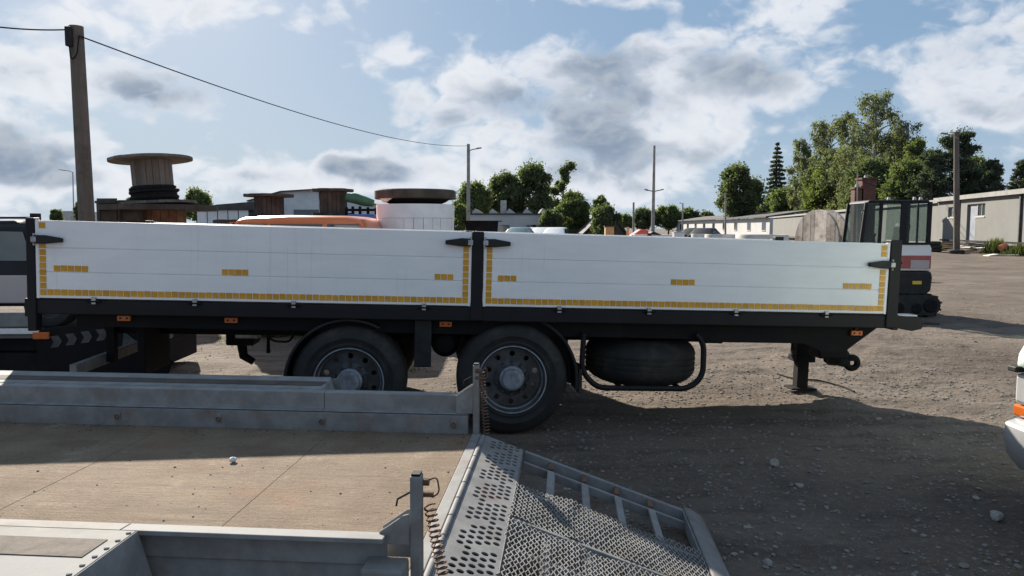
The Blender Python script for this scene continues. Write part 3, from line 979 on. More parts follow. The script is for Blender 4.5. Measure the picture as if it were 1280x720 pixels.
def rail(v, s_):
    """s_ = +1 far side (outside is +v), -1 near side"""
    o = lambda a, b: (min(v + s_ * a, v + s_ * b), max(v + s_ * a, v + s_ * b))
    def rb(u0, u1, a, b, z0, z1):
        lo, hi = o(a, b)
        return (u0, u1, lo, hi, z0, z1)
    r_ = MB().box(*rb(-4.6, -.03, .0, .045, -.13, .118)).build('side_rail', M_galv2 if s_ > 0 else M_galv, fg, bevel=.006)
    # folded upper profile
    a0 = v + s_ * .035
    prof = [(.0, .122), (.0, .128), (.045, .135), (.045, .236), (.115, .240), (.115, .222), (.060, .218), (.060, .122)]
    for u0, u1 in ((-4.6, -.972), (-.969, -.035)):
        q = MB()
        n_ = len(prof)
        q.add([(u, v + s_ * a, z) for u in (u0, u1) for a, z in prof], [tuple(range(n_)), tuple(reversed(range(n_, 2 * n_)))] + [(i, (i + 1) % n_, (i + 1) % n_ + n_, i + n_) for i in range(n_)])
        q.build('top_profile', M_galv, r_, bevel=.003)
    for u in (-3.35, -2.34, -1.655, -.972, -.12):
        if s_ > 0:
            b_ = MB().box(u - .020, u + .020, v - .008, v - .001, .034, .088).build('tie_down', M_galv2, r_, bevel=.005)
            MB().lathe([(.013 + .005 * math.cos(2 * math.pi * k / 6), .005 * math.sin(2 * math.pi * k / 6)) for k in range(6)], 14, axis_m((u, v - .012, .058), (0, 1, 0)), closed=True).build('lashing_ring', M_rust, b_, smooth=True)
    # flat mudguard outside the rail, sloping down at its end
    zt = .240 if s_ < 0 else .243
    e = -.915 if s_ < 0 else -1.0
    prof2 = [(-3.6, zt - .006), (e, zt - .006), (e, zt), (-3.6, zt)]
    lo, hi = o(.117, .50)
    q = MB()
    # chamfered end in plan
    pl = [(-3.6, v + s_ * .117), (e + .005, v + s_ * .117), (e + .012 if s_ < 0 else e - .07, v + s_ * .50), (-3.6, v + s_ * .50)]
    q.add([(x, y, z) for z in (zt - .006, zt) for x, y in pl], [(0, 1, 2, 3), (7, 6, 5, 4), (0, 4, 5, 1), (1, 5, 6, 2), (2, 6, 7, 3), (3, 7, 4, 0)])
    fd = q.build('mudguard', M_galv, fg, bevel=.002)
    # folded end: slopes away towards the tail
    q = MB()
    x0, y0 = pl[1]
    x1, y1 = pl[2]
    q.add([(x0, y0, zt - .003), (x1, y1, zt - .003), (x1 + .11, y1, -.10), (x0 + .10, y0, -.10)], [(0, 1, 2, 3)])
    sk = q.build('mudguard_end', M_galv, fd)
    sk.modifiers.new('solid', 'SOLIDIFY').thickness = .006
    MB().box(-3.6, e, *sorted((v + s_ * .494, v + s_ * .50)), .05, zt - .008).build('mudguard_skirt', M_galv, fd)
    lo, hi = o(.20, .335)
    q = MB()
    q.add([(-3.4, lo, zt + .003), (e - .045, lo, zt + .003), (e - .045, hi, zt + .003), (-3.4, hi, zt + .003), (-3.4, lo, zt + .0005), (e - .045, lo, zt + .0005), (e - .045, hi, zt + .0005), (-3.4, hi, zt + .0005)],
          [(0, 1, 2, 3), (0, 4, 5, 1), (1, 5, 6, 2), (2, 6, 7, 3), (3, 7, 4, 0)])
    q.build('grip_strip', M_wood2 if s_ > 0 else M_grip, fd)
    for k in range(6):
        a = .14 + k * .062
        MB().lathe([(.0085, 0), (.0085, .004), (.004, .006), (.0001, .006)], 10, Matrix.Translation((e - .008, v + s_ * a, zt))).build('rivet', M_galv2, fd, smooth=True)
    # end post with gusset
    pu = .0 if s_ > 0 else .045
    po = MB().box(pu + .002, pu + .040, *o(.0, .055), -.16, .44).build('end_post', M_galv, fg, bevel=.004)
    MB().box(pu + .006, pu + .036, *o(.006, .049), .4405, .4485).build('post_cap', M_chassis, po)
    MB().prism([(pu, .20), (pu, .31), (pu - .018, .305), (pu - .105, .243), (pu - .105, .20)], *o(.055, .063)).build('gusset', M_galv, po, bevel=.002)
    MB().prism([(pu + .001, .13), (pu + .001, .31), (pu - .018, .305), (pu - .105, .243), (pu - .105, .13)], *o(.002, .008)).build('gusset', M_galv, po, bevel=.002)
    if s_ < 0:
        MB().box(-.10, pu, *o(.056, .17), -.05, .155).build('lamp_bracket', M_galv, po, bevel=.01)
    # hook bolts
    MB().tube([(pu + .02, v - s_ * .0, .36), (pu + .075, v, .36)], .010, 8).build('hook_bolt', M_rust, po)
    MB().tube([(pu + .02, v, .405), (pu + .06, v, .405)], .014, 8).build('hook_bolt', M_rust, po)
    MB().tube(rounded([(pu + .055, v, .41), (pu + .09, v - .01, .43), (pu + .10, v - .01, .37), (pu + .07, v, .35)], .02), .003, 5).build('wire_loop', M_rust, po, smooth=True)
    MB().tube([(pu - .005, v - .01, .37), (pu - .05, v - .015, .345), (pu - .055, v - .015, .32)], .004, 5).build('wire_end', M_cable, po, smooth=True)
    # coil spring that lifts the ramp
    pts = []
    x0, z0, x1, z1 = pu + .065, .33, pu + .135, -.05
    if s_ > 0:
        x0, z0, x1, z1 = pu + .055, .39, pu + .09, -.02
    nt_ = 20
    for k in range(nt_ * 12 + 1):
        t_ = k / (nt_ * 12)
        a = 2 * math.pi * k / 12
        pts.append((x0 + (x1 - x0) * t_ + .019 * math.cos(a), v + .02 * s_ + .019 * math.sin(a), z0 + (z1 - z0) * t_ + .004 * math.cos(a)))
    MB().tube(pts, .0036, 6).build('coil_spring', M_rust, fg, smooth=True)
    return r_


rail(.0, 1)
rail(-2.05, -1)
# rear edge, hinge tube and ramp
MB().box(-.002, .055, -2.04, -.002, -.10, .004).build('rear_edge', M_galv2, fg, bevel=.004)
for i in range(9):
    v0 = -2.0 + i * .218
    MB().tube([(.072, v0, -.002), (.072, v0 + .205, -.002)], .015, 12).build('hinge_knuckle', M_galv2, fg, smooth=True)
rp = thing('loading_ramp', 'galvanised folding ramp with round-holed plate and expanded mesh lowered to the dirt', 'ramp', (-.25, 4.62, .55), (0, R(.3), R(-4.2)))
SL = math.atan2(.36, 1.02)
U0, Z0 = .31, -.085


def rq(u, v, h=0):
    """point on the ramp: u along the slope (horizontal), h above its face"""
    return Vector((u, v, Z0 - (u - U0) * math.tan(SL) + h))


# perforated plate
q = MB()
PU0, PU1, CW = .088, .320, .232
rows = int(1.97 / .054)


def plate_fn(u0, u1, v0, v1):
    def fn(s_, t_, d):
        u = u0 + (u1 - u0) * s_
        return Vector((u, v0 + (v1 - v0) * t_, -.004 - (u - .088) * .36 - d))
    return fn


vv = -.01
q.add([plate_fn(PU0, .126, -1.98, -.01)(s_, t_, 0) for s_, t_ in ((0, 0), (1, 0), (1, 1), (0, 1))], [(0, 1, 2, 3)])
q.add([plate_fn(.306, PU1, -1.98, -.01)(s_, t_, 0) for s_, t_ in ((0, 0), (1, 0), (1, 1), (0, 1))], [(0, 1, 2, 3)])
CX = [.126 + .036 * k for k in range(6)]
for r_ in range(rows):
    v0, v1 = -.01 - (r_ + 1) * 1.97 / rows, -.01 - r_ * 1.97 / rows
    for k in range(5):
        ph = (r_ + (k // 2)) % 5
        fn = plate_fn(CX[k], CX[k + 1], v0, v1)
        if ph == 4 and k % 2 == 0 or (ph == 3 and k in (1, 3)) and r_ % 2 or (ph == 0 and k == 0):
            q.add([fn(s_, t_, 0) for s_, t_ in ((0, 0), (1, 0), (1, 1), (0, 1))], [(0, 1, 2, 3)])
        else:
            off = .30 if k % 2 else .70
            hole_cell(q, fn, .5 + random.uniform(-.02, .02), off,   .43, .30, n=16, depth=.006)
q.build('perforated_plate', M_galv2, rp, fix=False)
MB().box(.084, .092, -1.98, -.01, -.06, -.006).build('plate_flange', M_galv, rp)
q = MB()
q.add([(.319, -1.98, -.0875), (.323, -1.98, -.0875), (.323, -.01, -.0875), (.319, -.01, -.0875), (.319, -1.98, -.15), (.323, -1.98, -.15), (.323, -.01, -.15), (.319, -.01, -.15)],
      [(0, 1, 2, 3), (0, 4, 5, 1), (1, 5, 6, 2), (2, 6, 7, 3), (3, 7, 4, 0)])
q.build('plate_flange', M_galv2, rp)
UE = 1.325
for v in (-.025, -.13, -.62, -1.12, -1.36, -1.96):
    hh = .07 if v != -.13 else .05
    dz = .0 if v in (-.025, -1.96) else (.004 if v == -1.12 else -.035)
    MB().beam(rq(.325, v, dz - hh / 2), rq(UE, v, dz - hh / 2), .038 if v == -.025 else .028, hh).build('long_member', M_galv2, rp, bevel=.004)
for u in (.50, .705, .905, 1.11):
    for v0, v1 in ((-.605, -.146), (-1.345, -1.135), (-1.94, -1.375)):
        MB().beam(rq(u, v0, -.030), rq(u, v1, -.030), .042, .012, (math.sin(SL), 0, math.cos(SL))).build('rung', M_galv, rp, bevel=.002)
        MB().beam(rq(u + .018, v0, -.052), rq(u + .018, v1, -.052), .006, .034, (math.sin(SL), 0, math.cos(SL))).build('rung_flange', M_galv2, rp)
    MB().beam(rq(u, -.114, -.028), rq(u, -.046, -.010), .03, .012, (0, 0, 1)).build('rung_bracket', M_rust, rp)
# end lip, bent down to the ground
q = MB()
for k in range(8):
    t_ = k / 7
    u = UE + .115 * t_
    z = rq(UE, 0, .004).z - .02 * t_ - .045 * t_ ** 2
    for v in (-1.98, -.005):
        q.v.append((u, v, z))
for k in range(7):
    q.f.append((2 * k, 2 * k + 1, 2 * k + 3, 2 * k + 2))
ep = q.build('end_lip', M_galv2, rp, smooth=True)
ep.modifiers.new('solid', 'SOLIDIFY').thickness = -.012
q = MB()
q.add([rq(UE, v, h_) + Vector((0, 0, 0)) for v in (-1.98, -.005) for h_ in (.002, -.08)], [(0, 1, 3, 2)])
e2 = q.build('end_plate', M_galv2, rp)
e2.modifiers.new('solid', 'SOLIDIFY').thickness = .01
# expanded metal mesh: woven diamonds with real strands
q = MB()
ru = random.Random(4)
cu, hv = .0265, .0285


def sag(u, v):
    return .006 * math.sin(u * 9 + v * 7) + .004 * math.sin(u * 23 - v * 11) + .012 * math.exp(-((u - .62 - .03 * math.sin(v * 9)) / .04) ** 2)


for v0, v1 in ((-1.108, -.60), (-1.72, -1.137)):
    nv = int((v1 - v0) / hv)
    nu = int((UE + .03 - .315) / cu)
    for j in range(nu):
        for half in (0, 1):
            pts = []
            jig = ru.uniform(-.02, .02) if j == 0 else 0
            for i in range(nv + 1):
                v = v0 + i * hv
                u = .315 + j * cu + (cu * (.06 + .42 * (i % 2)) if half == 0 else cu * (.94 - .42 * (i % 2)))
                w_ = rq(u, v, .004 + sag(u, v) + .0016 * (half * 2 - 1))
                pts.append(w_ + Vector((ru.uniform(-.001, .001) + jig * .3, ru.uniform(-.0012, .0012), ru.uniform(-.0012, .0012))))
            q.tube(pts, .0029, 4, caps=False)
msh = q.build('expanded_mesh', M_galv, rp, fix=False)
msh['kind'] = 'stuff'
# a pebble on the deck plus crumbs of dirt
d = pixdir(283, 577)
q0 = fg.matrix_basis
s_ = link('stone', stone_meshes[1].copy(), M_pebble, loc=(-1.545, 4.03, .572), rot=(.3, 0, 1))
s_.data.materials.clear()
s_.data.materials.append(M_pebble)
s_.scale = (.024, .024, .034)
tag(s_, 'white pebble lying on the plywood deck at the shadow edge', 'stone')
q = MB()
for k in range(900):
    u, v = random.uniform(-3.2, -.02), -2.0 * random.random()
    if k > 420:
        v = -.25 * random.random() ** 2 - .01
        u = -3.2 * random.random() ** 1.6 - .02
    r = .0014 + .006 * random.random() ** 4
    vs_, fs_ = bp[random.randrange(6)]
    q.add([w_ * r + Vector((u, v, r * .3)) for w_ in vs_], fs_)
ck = q.build('dirt_crumbs', M_wood2, fg, fix=False)
ck['kind'] = 'stuff'
# running gear of the low trailer (below the picture, but it carries the deck)
for v in (.16, -2.21):
    for u in (-2.6, -1.9):
        Mx = axis_m((u, v + (.14 if v > 0 else -.14), -.20), (0, 1 if v > 0 else -1, 0))
        w = MB().lathe([(.19, -.15), (.17, -.1), (.17, -.04), (.06, -.03), (.0001, -.03)], 28, Mx).build('wheel', M_rim, fg, smooth=True)
        MB().lathe([(.18, -.01), (.19, 0), (.28, .005), (.325, -.03), (.33, -.06), (.33, -.14), (.325, -.17), (.28, -.2), (.19, -.195), (.18, -.18)], 36, Mx, closed=True).build('tyre', M_rubber, w, smooth=True)


# ================================================================== excavator
ex = thing('mini_excavator', 'compact tracked excavator with dark glazed cab and white and red engine cover', 'excavator', (7.75, 15.4, gz(7.75, 15.4)), (0, 0, R(-4)))


def track(y0, y1):
    prof, n = [], 12
    r, x0, x1 = .215, -.78, .92
    for k in range(n + 1):
        a = R(90 - 180 * k / n)
        prof.append((x1 + r * math.cos(a), .22 + r * math.sin(a)))
    for k in range(n + 1):
        a = R(270 - 180 * k / n)
        prof.append((x0 + r * math.cos(a), .22 + r * math.sin(a)))
    t_ = MB().prism(prof, y0, y1).build('track', M_rubber, ex, bevel=.015)
    # lugs round the belt
    per = [Vector((x, 0, z)) for x, z in prof] + [Vector((prof[0][0], 0, prof[0][1]))]
    lens = [0]
    for a, b in zip(per, per[1:]):
        lens.append(lens[-1] + (b - a).length)
    for k in range(34):
        d_ = lens[-1] * k / 34
        i = max(j for j in range(len(per) - 1) if lens[j] <= d_)
        e = (per[i + 1] - per[i]).normalized()
        p_ = per[i] + e * (d_ - lens[i])
        nrm = Vector((e.z, 0, -e.x)) * -1
        if (p_ - Vector((.07, 0, .22))).dot(nrm) < 0:
            nrm = -nrm
        c0 = p_ + nrm * .012
        MB().beam(c0 + Vector((0, y0 - .004, 0)), c0 + Vector((0, y1 + .004, 0)), .035, .03, nrm).build('track_lug', M_rubber, t_)
    for x in (-.5, -.1, .3, .65):
        MB().lathe([(.0001, .02), (.09, .02), (.11, .0), (.11, -.04)], 16, axis_m((x, y0 - .002, .16), (0, -1, 0))).build('roller', M_chassis, t_, smooth=True)
    MB().lathe([(.0001, .025), (.12, .025), (.15, .0), (.15, -.04)], 18, axis_m((x1, y0 - .002, .22), (0, -1, 0))).build('sprocket', M_chassis, t_, smooth=True)


track(0, .36)
track(1.15, 1.51)
MB().box(-.5, .6, .36, 1.15, .15, .40).build('undercarriage', M_chassis, ex, bevel=.03)
MB().prism([(-.95, .46), (-.85, .42), (.80, .42), (.94, .52), (.96, .80), (.93, .93), (-.95, .93)], .02, 1.52).build('counterweight', M_plast, ex, bevel=.05)
bd = MB().prism([(-.30, .935), (.92, .935), (.925, 1.40), (.88, 1.50), (-.30, 1.50)], .035, 1.50).build('engine_cover', M_white, ex, bevel=.04)
MB().box(.30, .905, .022, .036, .985, 1.255).build('red_panel', M_fadered, bd, bevel=.003)
MB().box(.50, .87, .017, .024, .99, 1.16).build('faded_lettering_patch', M_pink, bd, bevel=.002)
MB().box(.925, .94, .10, 1.4, 1.0, 1.36).build('rear_grille', M_plast, bd, bevel=.003)
MB().box(.55, .73, .010, .022, .66, .73).build('warning_label', M_yellow, ex)
# cab: frame members, panes, seat
cabp = [(-.86, 1.0), (-.90, 1.50), (-.78, 2.30), (-.66, 2.43), (.84, 2.42), (.88, 2.34), (.84, 1.46), (.80, 1.0)]
cb = MB().box(-.85, .80, .06, 1.05, .95, 1.06).build('cab', M_black, ex, bevel=.02)
MB().prism([(-.80, 2.335), (-.72, 2.40), (.82, 2.40), (.86, 2.335)], .05, 1.06).build('cab_roof', M_black, cb, bevel=.03)
for y in (.07, 1.04):
    for a, b, w_ in (((-.88, 1.05), (-.90, 1.50), .06), ((-.90, 1.50), (-.79, 2.35), .09), ((-.44, 1.05), (-.40, 2.36), .085), ((.16, 1.05), (.20, 2.36), .17), ((.82, 1.05), (.84, 1.5), .10), ((.84, 1.5), (.85, 2.36), .11), ((.16, 1.50), (.84, 1.50), .10), ((-.44, 1.12), (.16, 1.10), .14)):
        if y > 1 and a[0] in (-.44, .16) and abs(a[0] - b[0]) < .1:
            continue
        MB().beam((a[0], y, a[1]), (b[0], y, b[1]), .05, w_, (0, 1, 0) if abs(a[0] - b[0]) > abs(a[1] - b[1]) else (1, 0, 0)).build('cab_pillar', M_black, cb, bevel=.008)
    for pane in ([(-.86, 1.08), (-.86, 1.5), (-.77, 2.34), (-.42, 2.34), (-.46, 1.08)], [(-.42, 1.16), (-.38, 2.34), (.15, 2.34), (.11, 1.16)], [(.25, 1.54), (.27, 2.34), (.82, 2.34), (.81, 1.54)], [(.20, 1.06), (.20, 1.46), (.80, 1.46), (.79, 1.06)]):
        MB().prism(pane, y - .003, y + .003).build('cab_window', M_cabglass if pane[0][1] != 1.06 else M_white, cb)
MB().beam((.55, .066, 1.54), (.555, .066, 2.34), .012, .018, (1, 0, 0)).build('window_divider', M_black, cb)
q = MB().add([(-.885, .10, 1.5), (-.885, 1.01, 1.5), (-.775, 1.01, 2.33), (-.775, .10, 2.33)], [(0, 1, 2, 3)])
q.build('windscreen', M_cabglass, cb).modifiers.new('solid', 'SOLIDIFY').thickness = .006
q = MB().add([(.845, .10, 1.54), (.845, 1.01, 1.54), (.855, 1.01, 2.33), (.855, .10, 2.33)], [(0, 1, 2, 3)])
q.build('rear_window', M_cabglass, cb).modifiers.new('solid', 'SOLIDIFY').thickness = .006
st = MB().prism([(-.15, 1.15), (.35, 1.15), (.42, 1.30), (.52, 1.90), (.44, 1.95), (.34, 1.85), (.26, 1.42), (-.12, 1.40)], .28, .82).build('seat', M_plast, cb, bevel=.05)
MB().tube([(-.30, .45, 1.3), (-.36, .45, 1.62), (-.33, .45, 1.70)], [.02, .018, .03], 8).build('control_lever', M_plast, cb, smooth=True)
MB().tube([(-.60, .60, 1.2), (-.55, .60, 1.72)], .025, 8).build('console', M_plast, cb, smooth=True)
for x in (.52, .68, -.15):
    MB().lathe([(.0001, .05), (.035, .045), (.045, .0), (.045, -.01)], 12, Matrix.Translation((x, .20, 2.415))).build('work_lamp', M_silver, cb, smooth=True)
MB().tube(rounded([(-.84, .04, 2.20), (-.96, -.04, 2.15), (-.96, -.04, 1.95)], .05), .012, 6).build('mirror_arm', M_plast, cb)
cb.scale = (.775, 1, 1)
cb.location = (.198, 0, 0)
# boom folded low in front
bo = MB().prism([(-.90, .85), (-.90, 1.10), (-1.9, 1.42), (-2.6, 1.30), (-2.62, 1.16), (-1.9, 1.22)], .62, .84).build('boom', M_white, ex, bevel=.02)
MB().prism([(-2.52, 1.35), (-2.40, 1.28), (-2.55, .35), (-2.66, .35)], .64, .82).build('dipper_arm', M_white, bo, bevel=.02)
MB().prism([(-2.72, .40), (-2.45, .42), (-2.25, .22), (-2.30, .06), (-2.62, .04), (-2.75, .2)], .45, 1.0).build('bucket', M_chassis, bo, bevel=.015)
MB().tube([(-.95, .73, .80), (-1.75, .73, 1.18)], .045, 10).build('hydraulic_ram', M_steel, bo, smooth=True)
MB().prism([(-1.25, .05), (-1.15, .05), (-1.12, .40), (-1.28, .42)], -.02, 1.53).build('dozer_blade', M_chassis, ex, bevel=.01)
MB().beam((-1.18, .5, .2), (-.4, .55, .25), .1, .1).build('blade_arm', M_chassis, ex)
MB().beam((-1.18, 1.0, .2), (-.4, .95, .25), .1, .1).build('blade_arm', M_chassis, ex)

# ================================================================== vehicles


def car(name, label, cat, loc, rz, paint, prof, wid, wheels, glassprof, wr=.32, group=None, extra=None):
    """side profile [(x, z)] with tumblehome above the belt line"""
    t_ = thing(name, label, cat, loc, (0, 0, rz), group)
    zb = 1.0 if max(z for _, z in prof) > 1.3 else .9
    zm = max(z for _, z in prof)
    q = MB()
    n = len(prof)
    secs = []
    for y in (-1, -.86, .86, 1):
        row = []
        for x, z in prof:
            tum = max(0, (z - zb)) / max(.01, zm - zb) * .13 * wid
            yy = y * (wid / 2) - math.copysign(tum, y) if abs(y) == 1 else y * (wid / 2 - tum) * 1.0
            zz = z - (.05 if abs(y) == 1 and z > .7 else 0)
            row.append((x, yy, zz))
        secs.append(row)
    for row in secs:
        q.v += row
    for j in range(3):
        for i in range(n):
            k = (i + 1) % n
            q.f.append((j * n + i, j * n + k, (j + 1) * n + k, (j + 1) * n + i))
    q.f.append(tuple(range(n)))
    q.f.append(tuple(reversed(range(3 * n, 4 * n))))
    b_ = q.build('body', paint, t_, smooth=True, bevel=.03)
    for g in glassprof:
        for s_ in (-1, 1):
            q = MB()
            pts = []
            for x, z in g:
                tum = max(0, (z - zb)) / max(.01, zm - zb) * .13 * wid
                pts.append((x, s_ * (wid / 2 - tum + .004), z - .05))
            q.add(pts, [tuple(range(len(pts)))])
            q.build('side_window', M_glass, b_).modifiers.new('solid', 'SOLIDIFY').thickness = .008
    for x in wheels:
        for s_ in (-1, 1):
            Mx = axis_m((x, s_ * (wid / 2 + .005), wr), (0, s_, 0))
            w = MB().lathe([(wr * .62, -.02), (wr * .56, -.05), (wr * .2, -.03), (.0001, -.03)], 20, Mx).build('wheel', M_rim, t_, smooth=True)
            MB().lathe([(wr * .6, -.01), (wr * .66, .0), (wr * .9, .0), (wr, -.04), (wr, -.16), (wr * .9, -.2), (wr * .6, -.2)], 24, Mx, closed=True).build('tyre', M_rubber, w, smooth=True)
    return t_


SEDAN = [(-2.1, .35), (-2.15, .62), (-2.05, .90), (-1.55, .98), (-1.0, 1.36), (-.5, 1.44), (.35, 1.43), (1.05, 1.0), (1.85, .86), (2.1, .66), (2.12, .35), (1.7, .25), (-1.7, .25)]
SEDAN_G = [[(-1.38, 1.02), (-.95, 1.34), (-.12, 1.38), (-.10, 1.02)], [(-.02, 1.02), (-.03, 1.38), (.32, 1.37), (.92, 1.02)]]
VANP = [(-2.5, .35), (-2.55, .9), (-2.5, 1.9), (-2.3, 2.05), (.9, 2.05), (1.35, 1.75), (1.75, 1.25), (2.4, 1.08), (2.6, .85), (2.62, .4), (2.2, .28), (-2.2, .28)]
VAN_G = [[(.15, 1.25), (.18, 1.82), (.88, 1.82), (1.25, 1.6), (1.55, 1.25)], [(-.9, 1.25), (-.9, 1.82), (.05, 1.82), (.05, 1.25)]]
PICK = [(-2.4, .45), (-2.45, .85), (-2.4, 1.12), (-1.6, 1.18), (-1.35, 1.70), (-1.1, 1.82), (.15, 1.80), (.85, 1.22), (1.9, 1.08), (2.2, .92), (2.25, .50), (1.8, .38), (-1.9, .38)]
PICK_G = [[(-1.35, 1.22), (-1.15, 1.70), (-.42, 1.72), (-.42, 1.22)], [(-.32, 1.22), (-.32, 1.72), (.12, 1.70), (.68, 1.22)]]

# transporter with a pale car on it behind the trailer's left end
lt = thing('car_transporter', 'low dark car transporter carrying a pale car behind the left trailer end', 'transporter', (-6.15, 9.3, 0), (0, 0, R(2)))
MB().box(-2.6, 1.85, -.95, .95, .60, .69).build('deck', M_galv2, lt, bevel=.01)
MB().box(-2.6, .78, -1.02, -.955, .66, .72).build('edge_strip', M_white, lt, bevel=.004)
MB().box(-2.6, .70, -1.0, -.952, .74, .90).build('side_rail', M_galv, lt, bevel=.008)
MB().box(-2.6, 1.8, -.85, .85, .44, .598).build('frame', M_chassis, lt, bevel=.01)
rmp = MB().prism([(.74, .70), (.95, .74), (1.55, .78), (1.75, .74), (2.25, .34), (2.15, .10), (1.6, .06), (.74, .06)], -1.0, -.955).build('ramp_tail', M_chassis, lt, bevel=.01)  # chevron panel, carried down near the ground to stand in for shade below
for k in range(4):
    x = .90 + k * .17
    z = .50 + k * .025
    MB().prism([(x, z), (x + .09, z + .01), (x + .13, z + .075), (x + .09, z + .14), (x, z + .13), (x + .04, z + .07)], -1.008, -1.001).build('chevron', M_dullmetal, rmp)
MB().prism([(1.70, .52), (1.72, .68), (2.02, .44), (2.04, .40)], -1.008, -1.001).build('tread_panel', M_dullmetal, rmp)
MB().box(.72, .90, -1.03, -1.002, .60, .68).build('side_marker', M_amber, lt, bevel=.008)
for x in (-2.0, -1.2, -.4):
    Mx = axis_m((x, -.94, .34), (0, -1, 0))
    w = MB().lathe([(.2, -.02), (.17, -.06), (.0001, -.04)], 20, Mx).build('wheel', M_rim, lt, smooth=True)
    MB().lathe([(.2, -.01), (.21, 0), (.3, 0), (.34, -.04), (.34, -.2), (.2, -.2)], 24, Mx, closed=True).build('tyre', M_rubber, w, smooth=True)
MB().box(-.2, .735, -.93, .6, .06, .43).build('underdeck_shade_fill', M_chassis, lt, bevel=.02)  # added dark box standing in for the shade under the deck
MB().box(.76, 1.8, -.9, .9, .12, .438).build('tail_shade_fill', M_chassis, lt, bevel=.02)  # another added dark box, filling in the shade below the tail
pc = car('pickup_car', 'dark windowed car with pale lower doors riding on the transporter at the left edge', 'car', (-6.86, 9.35, .692), R(182), M_dcar, [(x, z * .685) for x, z in PICK], 1.8, (-1.5, 1.45), [[(x, z * .685) for x, z in g] for g in PICK_G], .30)
MB().box(-2.0, .95, .903, .93, .30, .62).build('lower_door_panel', M_pink, pc, bevel=.012)
MB().box(-1.20, .10, .56, .62, 1.265, 1.29).build('roof_bar', M_black, pc)
MB().box(-1.24, -1.18, .50, .62, 1.20, 1.33).build('roof_bar_post', M_black, pc)
MB().box(-2.28, -2.16, .78, .93, .66, .80).build('tail_lamp', M_red, pc, bevel=.01)

# pale truck nosing in at the right edge
rv = thing('pale_van', 'pale mint van with silver bumper nosing in at the right edge', 'van', (3.30, 3.95, 0), (0, 0, R(3)))
body = [(.14, .42), (.12, .70), (.12, .925), (.055, .96), (.065, 1.05), (.15, 1.20), (.95, 1.42), (1.75, 2.15), (2.1, 2.3), (5.2, 2.3), (5.3, 1.2), (5.3, .42)]
q = MB()
n = len(body)
for y, ins in ((-.95, .03), (-.85, .0), (.80, .0), (.925, .03)):
    for x, z in body:
        q.v.append((x + ins * (1 if x < .5 else 0), y, z - (.03 if ins and z > .6 else 0)))
for j in range(3):
    for i in range(n):
        k = (i + 1) % n
        q.f.append((j * n + i, j * n + k, (j + 1) * n + k, (j + 1) * n + i))
q.f += [tuple(range(n)), tuple(reversed(range(3 * n, 4 * n)))]
vb = q.build('body', M_mint, rv, smooth=True, bevel=.03)
bmp_ = [(-.05, .585), (-.055, .50), (-.03, .38), (.06, .27), (.5, .25), (.5, .60), (.02, .60)]
q = MB()
n = len(bmp_)
for y, ins in ((-.99, .18), (-.90, .03), (0, -.03), (.84, .02), (.945, .14)):
    for x, z in bmp_:
        q.v.append((x + ins * (1 if x < .4 else 0), y, z))
for j in range(4):
    for i in range(n):
        k = (i + 1) % n
        q.f.append((j * n + i, j * n + k, (j + 1) * n + k, (j + 1) * n + i))
q.f += [tuple(range(n)), tuple(reversed(range(4 * n, 5 * n)))]
bp_ = q.build('bumper', M_silver, rv, smooth=True, bevel=.015)
MB().box(.02, .06, .62, .80, .38, .50).build('fog_lamp', M_glass, bp_, bevel=.01)
for y0, y1 in ((.50, .91), (-.93, -.52)):
    hl = MB().box(.075, .18, y0, y1, .69, .90).build('headlight', M_silver, rv, bevel=.03)
    MB().box(.08, .19, y0 + .01, y1 + .005, .612, .688).build('indicator', M_amber, hl, bevel=.012)
MB().box(.045, .20, .86, .945, .905, .945).build('trim_strip', M_plast, rv, bevel=.01)
MB().box(.05, .12, -.48, .48, .66, .92).build('grille', M_plast, rv, bevel=.01)
q = MB().add([(.99, -.82, 1.46), (.99, .80, 1.46), (1.73, .76, 2.12), (1.73, -.78, 2.12)], [(0, 1, 2, 3)])
q.build('windscreen', M_glass, rv).modifiers.new('solid', 'SOLIDIFY').thickness = .01
for s_ in (-.96, .935):
    Mx = axis_m((.95, s_, .36), (0, math.copysign(1, s_), 0))
    w = MB().lathe([(.22, -.02), (.18, -.06), (.0001, -.04)], 20, Mx).build('wheel', M_rim, rv, smooth=True)
    MB().lathe([(.21, -.01), (.23, 0), (.32, 0), (.36, -.04), (.36, -.2), (.2, -.2)], 28, Mx, closed=True).build('tyre', M_rubber, w, smooth=True)
    Mx = axis_m((4.3, s_, .36), (0, math.copysign(1, s_), 0))
    w = MB().lathe([(.22, -.02), (.18, -.06), (.0001, -.04)], 20, Mx).build('wheel', M_rim, rv, smooth=True)
    MB().lathe([(.21, -.01), (.23, 0), (.32, 0), (.36, -.04), (.36, -.2), (.2, -.2)], 28, Mx, closed=True).build('tyre', M_rubber, w, smooth=True)

